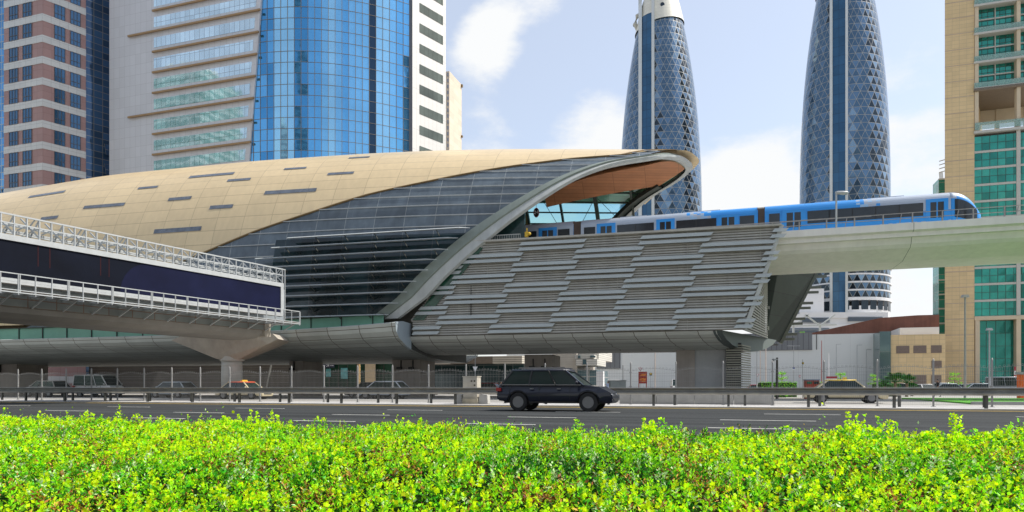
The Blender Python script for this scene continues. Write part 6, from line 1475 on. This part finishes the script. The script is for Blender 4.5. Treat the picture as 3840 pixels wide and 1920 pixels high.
# foreground shrub bank
def smooth_noise(u, v, seed, sc_):
    r_ = np.random.default_rng(seed); out_ = np.zeros_like(u)
    for i in range(10):
        a = r_.uniform(0, 2*math.pi); k = sc_*r_.uniform(.5, 2.2); out_ += np.sin((u*math.cos(a)+v*math.sin(a))*k+r_.uniform(0, 6.28))/ (1+.4*i)
    return out_/3
def hz(u, v):
    px_top = 1.0-.0*u
    base_ = np.interp(v, [2.5, 4.5, 7.5, 9.6, 10.2], [-.08, .10, .28, .31, .16])
    hump = .20*np.exp(-((u-3.35)/.55)**2-((v-9.0)/.8)**2)+.10*np.exp(-((u-4.9)/.6)**2-((v-9.0)/.8)**2)
    return base_+.075*smooth_noise(u, v, 3, 2.2)+.05*smooth_noise(u, v, 8, 7)+hump
m_underleaf = mat('underleaf_shade', (.010, .026, .004), 1.0, spec=.02, var=.5, scale=12, bump=.5)  # dark bed below the leaves, its colour standing in for shade between them
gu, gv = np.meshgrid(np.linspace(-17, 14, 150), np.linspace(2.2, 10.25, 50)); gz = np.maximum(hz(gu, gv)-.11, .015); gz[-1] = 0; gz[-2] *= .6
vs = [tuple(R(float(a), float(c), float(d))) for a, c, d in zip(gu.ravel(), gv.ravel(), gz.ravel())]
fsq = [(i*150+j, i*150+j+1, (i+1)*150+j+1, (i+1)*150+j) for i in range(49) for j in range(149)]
b = MB(); b.add(vs, fsq); sb_ = b.build('shrub_bank', m_underleaf, smooth=True); tag(sb_, kind='structure')
nC = 6500
uu = rng.uniform(-16, 13, nC*2); vv = 2.4+7.6*rng.random(nC*2)**1.0
Xw = uu*R.u.x+vv*R.v.x; Yw = uu*R.u.y+vv*R.v.y
keep = (np.abs(Xw) < .80*Yw+.8) & (Yw > 2.0); uu, vv, Xw, Yw = uu[keep][:nC], vv[keep][:nC], Xw[keep][:nC], Yw[keep][:nC]; nC = len(uu)
zz = hz(uu, vv)
patch = smooth_noise(uu, vv, 21, 1.3)+.6*smooth_noise(uu, vv, 5, 4); pb2 = smooth_noise(uu, vv, 33, 2.6)
zz = zz+.045*smooth_noise(uu, vv, 91, 17)+.03*smooth_noise(uu, vv, 95, 30); tall = rng.exponential(.045, nC); tall[vv < 5] *= .5
per = 12; qcl = np.clip(.5+.55*smooth_noise(uu, vv, 51, 14)+rng.normal(0, .12, nC), 0, 1); bcl = smooth_noise(uu, vv, 71, 11)
cen = []; dirs = []; sz_ = []; mi = []
for i in range(per):
    h = rng.uniform(-.10, .05, nC)+tall*(i/per)*1.2
    off = rng.normal(0, .055, (nC, 2)); c = np.stack([Xw+off[:, 0], Yw+off[:, 1], zz+h], 1); d = rng.normal(size=(nC, 3))*.8; d[:, 2] = np.abs(d[:, 2])*.7+.25
    cen.append(c); dirs.append(d); sz_.append(rng.uniform(.020, .046, nC)*np.clip(.75+Yw*.05, .8, 1.25))
    q = np.where(rng.random(nC) < .55, qcl, rng.random(nC)); m_ = np.where(q < .34, 0, np.where(q < .90, 1, 2)); m_ = np.where((patch < -.35) & (q < .75), 0, m_); m_ = np.where((patch < -.75) & (q < .85), 5, m_); m_ = np.where((bcl > .45) & (rng.random(nC) < .38), 3, m_); m_ = np.where(rng.random(nC) < .05, 3, m_); m_ = np.where((patch > .1) & (rng.random(nC) < .22), 4, m_)
    mi.append(m_)
# upright leafy shoots
nT = 8500; tu = rng.uniform(-15, 12, nT*2); tv = 2.6+7.3*rng.random(nT*2)**.85; TX = tu*R.u.x+tv*R.v.x; TY = tu*R.u.y+tv*R.v.y
kp = (np.abs(TX) < .80*TY+.8) & (TY > 2.2); tu, tv, TX, TY = [q[kp][:nT] for q in (tu, tv, TX, TY)]; nT = len(tu); tz = hz(tu, tv)
tp = smooth_noise(tu, tv, 21, 1.3)+.6*smooth_noise(tu, tv, 5, 4); tb = smooth_noise(tu, tv, 71, 5); tH = rng.uniform(.07, .19, nT)*(1+.5*smooth_noise(tu, tv, 44, 9)); lean = rng.normal(0, .22, (nT, 2)); kind_ = rng.random(nT)
for i in range(17):
    f = (i+.5)/17; a = i*2.4+rng.uniform(0, 1, nT); d = np.stack([np.cos(a), np.sin(a), np.full(nT, .25+.9*f)+rng.normal(0, .2, nT)], 1)
    cen.append(np.stack([TX+lean[:, 0]*tH*f, TY+lean[:, 1]*tH*f, tz-.06+tH*f], 1)); dirs.append(d); sz_.append(rng.uniform(.032, .058, nT)*(1.15-.45*f))
    lo_c = np.where(rng.random(nT) < .7, 0, 5); hi_c = np.where(kind_ < .62, 1, np.where(kind_ < .80, 2, 0)); m_ = np.where(rng.random(nT) < .25+.75*f, hi_c, lo_c)
    m_ = np.where((tp > -.1) & (kind_ > .52) & (f > .62), 4, m_); m_ = np.where((tb > .35) & (rng.random(nT) < .6), 3, m_); m_ = np.where(rng.random(nT) < .05, 3, m_); m_ = np.where((tp < -.8) & (rng.random(nT) < .6), 5, m_); mi.append(m_)
# flower spikes
nS = 2300; si = rng.choice(nC, nS, replace=False); ok = rng.random(nS) < np.clip(.55+patch[si]*.5, .1, 1); si = si[ok]; nS = len(si)
hs_ = rng.uniform(.05, .13, nS)
for i in range(16):
    f = i/16; off = rng.normal(0, .011*(1-f*.6), (nS, 2)); cen.append(np.stack([Xw[si]+off[:, 0], Yw[si]+off[:, 1], zz[si]+.02+tall[si]*.5+hs_*f], 1)); d = rng.normal(size=(nS, 3)); dirs.append(d); sz_.append(np.full(nS, .020)*(1.15-f*.6)); mi.append(np.full(nS, 4))
# tall sprigs along the far edge, leaves up a stem
def sprig(px, py, v, n=46, flower=.4, spread=.05):
    p = R.pix(px, py, v); u_ = R.u.dot(p); base_ = float(hz(np.array([u_]), np.array([v]))[0])-.05; H_ = p.z-base_
    if H_ <= 0: return
    t_ = rng.random(n); c = np.stack([p.x+rng.normal(0, spread*(1.15-t_), n), p.y+rng.normal(0, spread*(1.15-t_), n), base_+H_*t_], 1); cen.append(c); d = rng.normal(size=(n, 3)); d[:, 2] = np.abs(d[:, 2]); dirs.append(d); sz_.append(rng.uniform(.03, .055, n)*(1.1-.3*t_)); m_ = np.where(rng.random(n) < .45, 0, 1); m_ = np.where((t_ > 1-flower*.7) & (rng.random(n) < .8), 4, m_); mi.append(m_)
for px, py, fl in ((60, 1585, .3), (20, 1530, .1), (150, 1590, .4), (325, 1540, .5), (345, 1552, .5), (447, 1520, .9), (380, 1555, .1), (510, 1552, .5), (700, 1580, .5), (612, 1560, .6), (840, 1560, .3), (895, 1555, .9), (940, 1540, .9), (965, 1545, .9), (1020, 1540, .9), (1040, 1555, .9), (1090, 1575, .7), (1190, 1562, .2), (1215, 1570, .2), (1400, 1585, .3), (1575, 1570, .9), (1545, 1585, .9), (1800, 1588, .1), (1860, 1592, .1), (2160, 1573, .1), (2175, 1585, .2), (2100, 1605, .1), (2415, 1570, .9), (2445, 1578, .6), (2483, 1568, .1), (2520, 1600, .1), (2740, 1605, .4), (2770, 1608, .6), (2930, 1590, .1), (2955, 1598, .1), (3178, 1548, .9), (3210, 1555, .6), (3240, 1552, .7), (3292, 1560, .1), (3330, 1575, .3), (3360, 1585, .1), (3150, 1600, .1), (3120, 1620, .1), (3570, 1552, .9), (3585, 1556, .9), (3603, 1562, .9), (3660, 1610, .1), (3730, 1620, .1), (3700, 1625, .4), (3820, 1640, .8)):
    sprig(px, py, 9.3, fl > .6 and 60 or 80, fl, .035 if fl > .6 else .07)
for cxp, cyp, wpx, n in ((3240, 1600, 110, 26), (3620, 1640, 170, 30), (3480, 1625, 90, 16), (3000, 1630, 90, 12), (1000, 1590, 70, 14), (1560, 1605, 80, 12), (840, 1580, 90, 12), (420, 1575, 90, 16), (2460, 1605, 90, 14), (60, 1570, 70, 12), (2150, 1615, 70, 10), (1890, 1610, 60, 8)):
    for k in range(n): sprig(cxp+rng.normal(0, wpx*.45), cyp+abs(rng.normal(0, 14))-8, 9.2+rng.uniform(-.3, .3), 60, .25, .08)
cen = np.concatenate(cen); dirs = np.concatenate(dirs); sz_ = np.concatenate(sz_); mi = np.concatenate(mi); mi = np.where((mi == 3) & (rng.random(len(mi)) < .45), 6, mi); sz_ = np.where((mi == 3) | (mi == 6), sz_*1.1, sz_)
asp = np.where((mi == 3) | (mi == 6), .36, np.where(mi == 4, .9, .5))
me = leaves_mesh('flowering_shrubs', cen, dirs, sz_, asp, [L_green, L_lime, L_pale, L_brown, L_yell, L_deep, L_orange], mi)
o = bpy.data.objects.new('flowering_shrubs', me); COL.objects.link(o); tag(o, 'dense bank of lime green leafy shrubs with yellow flower spikes and brown pods', 'shrubs', kind='stuff')
# clipped hedges beyond the fence
def hedge(px0, px1, Z, ytop, label, ms):
    x0, x1 = at(px0, Z).x, at(px1, Z).x; h = EYE+(HOR-ytop)/FPX*Z; n = int((x1-x0)*h*420)
    c = np.stack([rng.uniform(x0, x1, n), Z+rng.uniform(0, 1.2, n)**1.5, rng.uniform(.05, h, n)], 1); d = rng.normal(size=(n, 3)); me = leaves_mesh('clipped_hedge', c, d, rng.uniform(.06, .12, n), np.full(n, .6), ms, rng.integers(0, len(ms), n))
    t_ = bpy.data.objects.new('clipped_hedge', me); COL.objects.link(t_); tag(t_, label, 'hedge')
    b = MB(); b.box(W, x0+.08, x1-.08, Z+.25, Z+1.2, 0, h-.1); b.build('branches', mat('hedge_inner', (.03, .07, .01), .9), t_)
L_hedge = leafmat('bright_hedge_leaf', (.34, .85, .02), .5)
hedge(2856, 2955, 66, 1431, 'bright green clipped hedge behind the camera pole', [L_hedge, L_hedge, L_green]); hedge(2955, 2995, 68, 1431, 'darker green clipped hedge joined to the right of the bright one', [L_green, L_hedge]); hedge(3066, 3160, 72, 1432, 'green clipped hedge to the right of the red bins', [L_green, L_hedge]); hedge(3290, 3380, 74, 1436, 'low green bushes at the foot of the fan palms', [L_green, L_deep])
# fan palms
m_trunk = mat('palm_trunk', (.20, .14, .08), .9, var=.3, scale=6, bump=.8, bscale=20)
def fan_palm(px, Z, ytop, label, nf=16):
    p = at(px, Z, 0); h = EYE+(HOR-ytop)/FPX*Z; t_ = thing('fan_palm', p, label, 'palm'); b = MB(); th = h*.45; b.tube([p, p+Vector((0, 0, th))], [.16, .12], 10); b.build('trunk', m_trunk, t_)
    cb = MB(); r_ = random.Random(px)
    for i in range(nf):
        a = 2.4*i; el = r_.uniform(.1, 1.35); L_ = (h-th)*r_.uniform(.55, .75); d = Vector((math.cos(a)*math.cos(el), math.sin(a)*math.cos(el), math.sin(el))); o_ = p+Vector((0, 0, th)); hub = o_+d*L_*.5; cb.bar(o_, hub, .03)
        side = d.cross(Vector((0, 0, 1))).normalized(); upv = side.cross(d)
        for k in range(13):
            an_ = (k-6)*.17; dd = (d*math.cos(an_)+side*math.sin(an_)).normalized(); e_ = hub+dd*L_*.62-Vector((0, 0, .10*L_)); w = upv*.0+side.cross(dd)*0+dd.cross(upv).normalized()*.035
            cb.add([hub, hub+dd*L_*.3+w, e_, hub+dd*L_*.3-w], [(0, 1, 2, 3)])
    cb.build('crown', L_deep, t_)
for px, Z, yt, lb, nf in ((3357, 70, 1368, 'tallest fan palm of the clump before the cream annex', 26), (3400, 71, 1375, 'fan palm right of the tallest one, spreading fronds to the right', 24), (3318, 72, 1400, 'smaller fan palm at the left of the clump', 20), (3420, 76, 1420, 'low dark fan palm bush beside the parked white saloon', 20)): fan_palm(px, Z, yt, lb, nf)
# date palm trunks at the coffee shop
for px, lb in ((1175, 'rough date palm trunk before the coffee shop window, left one'), (1345, 'rough date palm trunk before the coffee shop, right of the round sign')):
    p = at(px, 92, 0); t_ = thing('date_palm', p, lb, 'palm'); b = MB(); pts = [p+Vector((0, 0, z)) for z in np.arange(0, 6.6, .2)]; b.tube(pts, [.22+.03*(i % 2) for i in range(len(pts))], 10); b.build('trunk', mat('tan_palm_bark', (.42, .28, .12), .9, var=.35, scale=5, bump=.8, bscale=15), t_)  # paler, warmer bark tone than the fan palm trunks
    cb = MB()
    for i in range(24):
        a = 2*math.pi*i/24; pr = p+Vector((0, 0, 6.5)); pts = [pr+Vector((math.cos(a)*1.5*f, math.sin(a)*1.5*f, .9*f-1.1*f*f)) for f in (0, .3, .6, 1)]
        for q0, q1 in zip(pts, pts[1:]): cb.bar(q0, q1, .18, .02)
    cb.build('crown', L_deep, t_)
# small trees
def small_tree(px, Z, ytop, label, tiers=3):
    p = at(px, Z, 0); h = EYE+(HOR-ytop)/FPX*Z; t_ = thing('small_tree', p, label, 'tree'); b = MB(); b.tube([p, p+Vector((0, 0, h))], [.06, .03], 6)
    c = []
    r_ = np.random.default_rng(px)
    for k in range(tiers):
        z = h*(.5+.42*k/max(1, tiers-1)); R_ = .9-.5*k/tiers
        for j in range(5): a = r_.uniform(0, 6.28); e_ = p+Vector((R_*math.cos(a), R_*math.sin(a), z+.15)); b.bar(p+Vector((0, 0, z-.1)), e_, .03)
        n = 130; a = r_.uniform(0, 6.28, n); q = R_*np.sqrt(r_.random(n)); c.append(np.stack([p.x+q*np.cos(a), p.y+q*np.sin(a), z+r_.normal(0, .09, n)+.15*q], 1))
    b.build('trunk', m_trunk, t_); c = np.concatenate(c); n = len(c); me = leaves_mesh('crown', c-np.array(p)[None], rng.normal(size=(n, 3)), rng.uniform(.10, .2, n), np.full(n, .5), [L_green, L_lime], rng.integers(0, 2, n)); o = bpy.data.objects.new('crown', me); COL.objects.link(o); o.parent = t_
for px, Z, yt, lb in ((2932, 84, 1395, 'small dry tiered tree just right of the camera pole'), (3152, 84, 1398, 'small tiered tree before the mall wall'), (3580, 88, 1398, 'small tiered tree in the car park before the cream annex'), (3278, 100, 1403, 'thin young tree left of the fan palms'), (3008, 180, 1228, 'small green tree on the podium terrace under the canopy')): small_tree(px, Z, yt, lb)
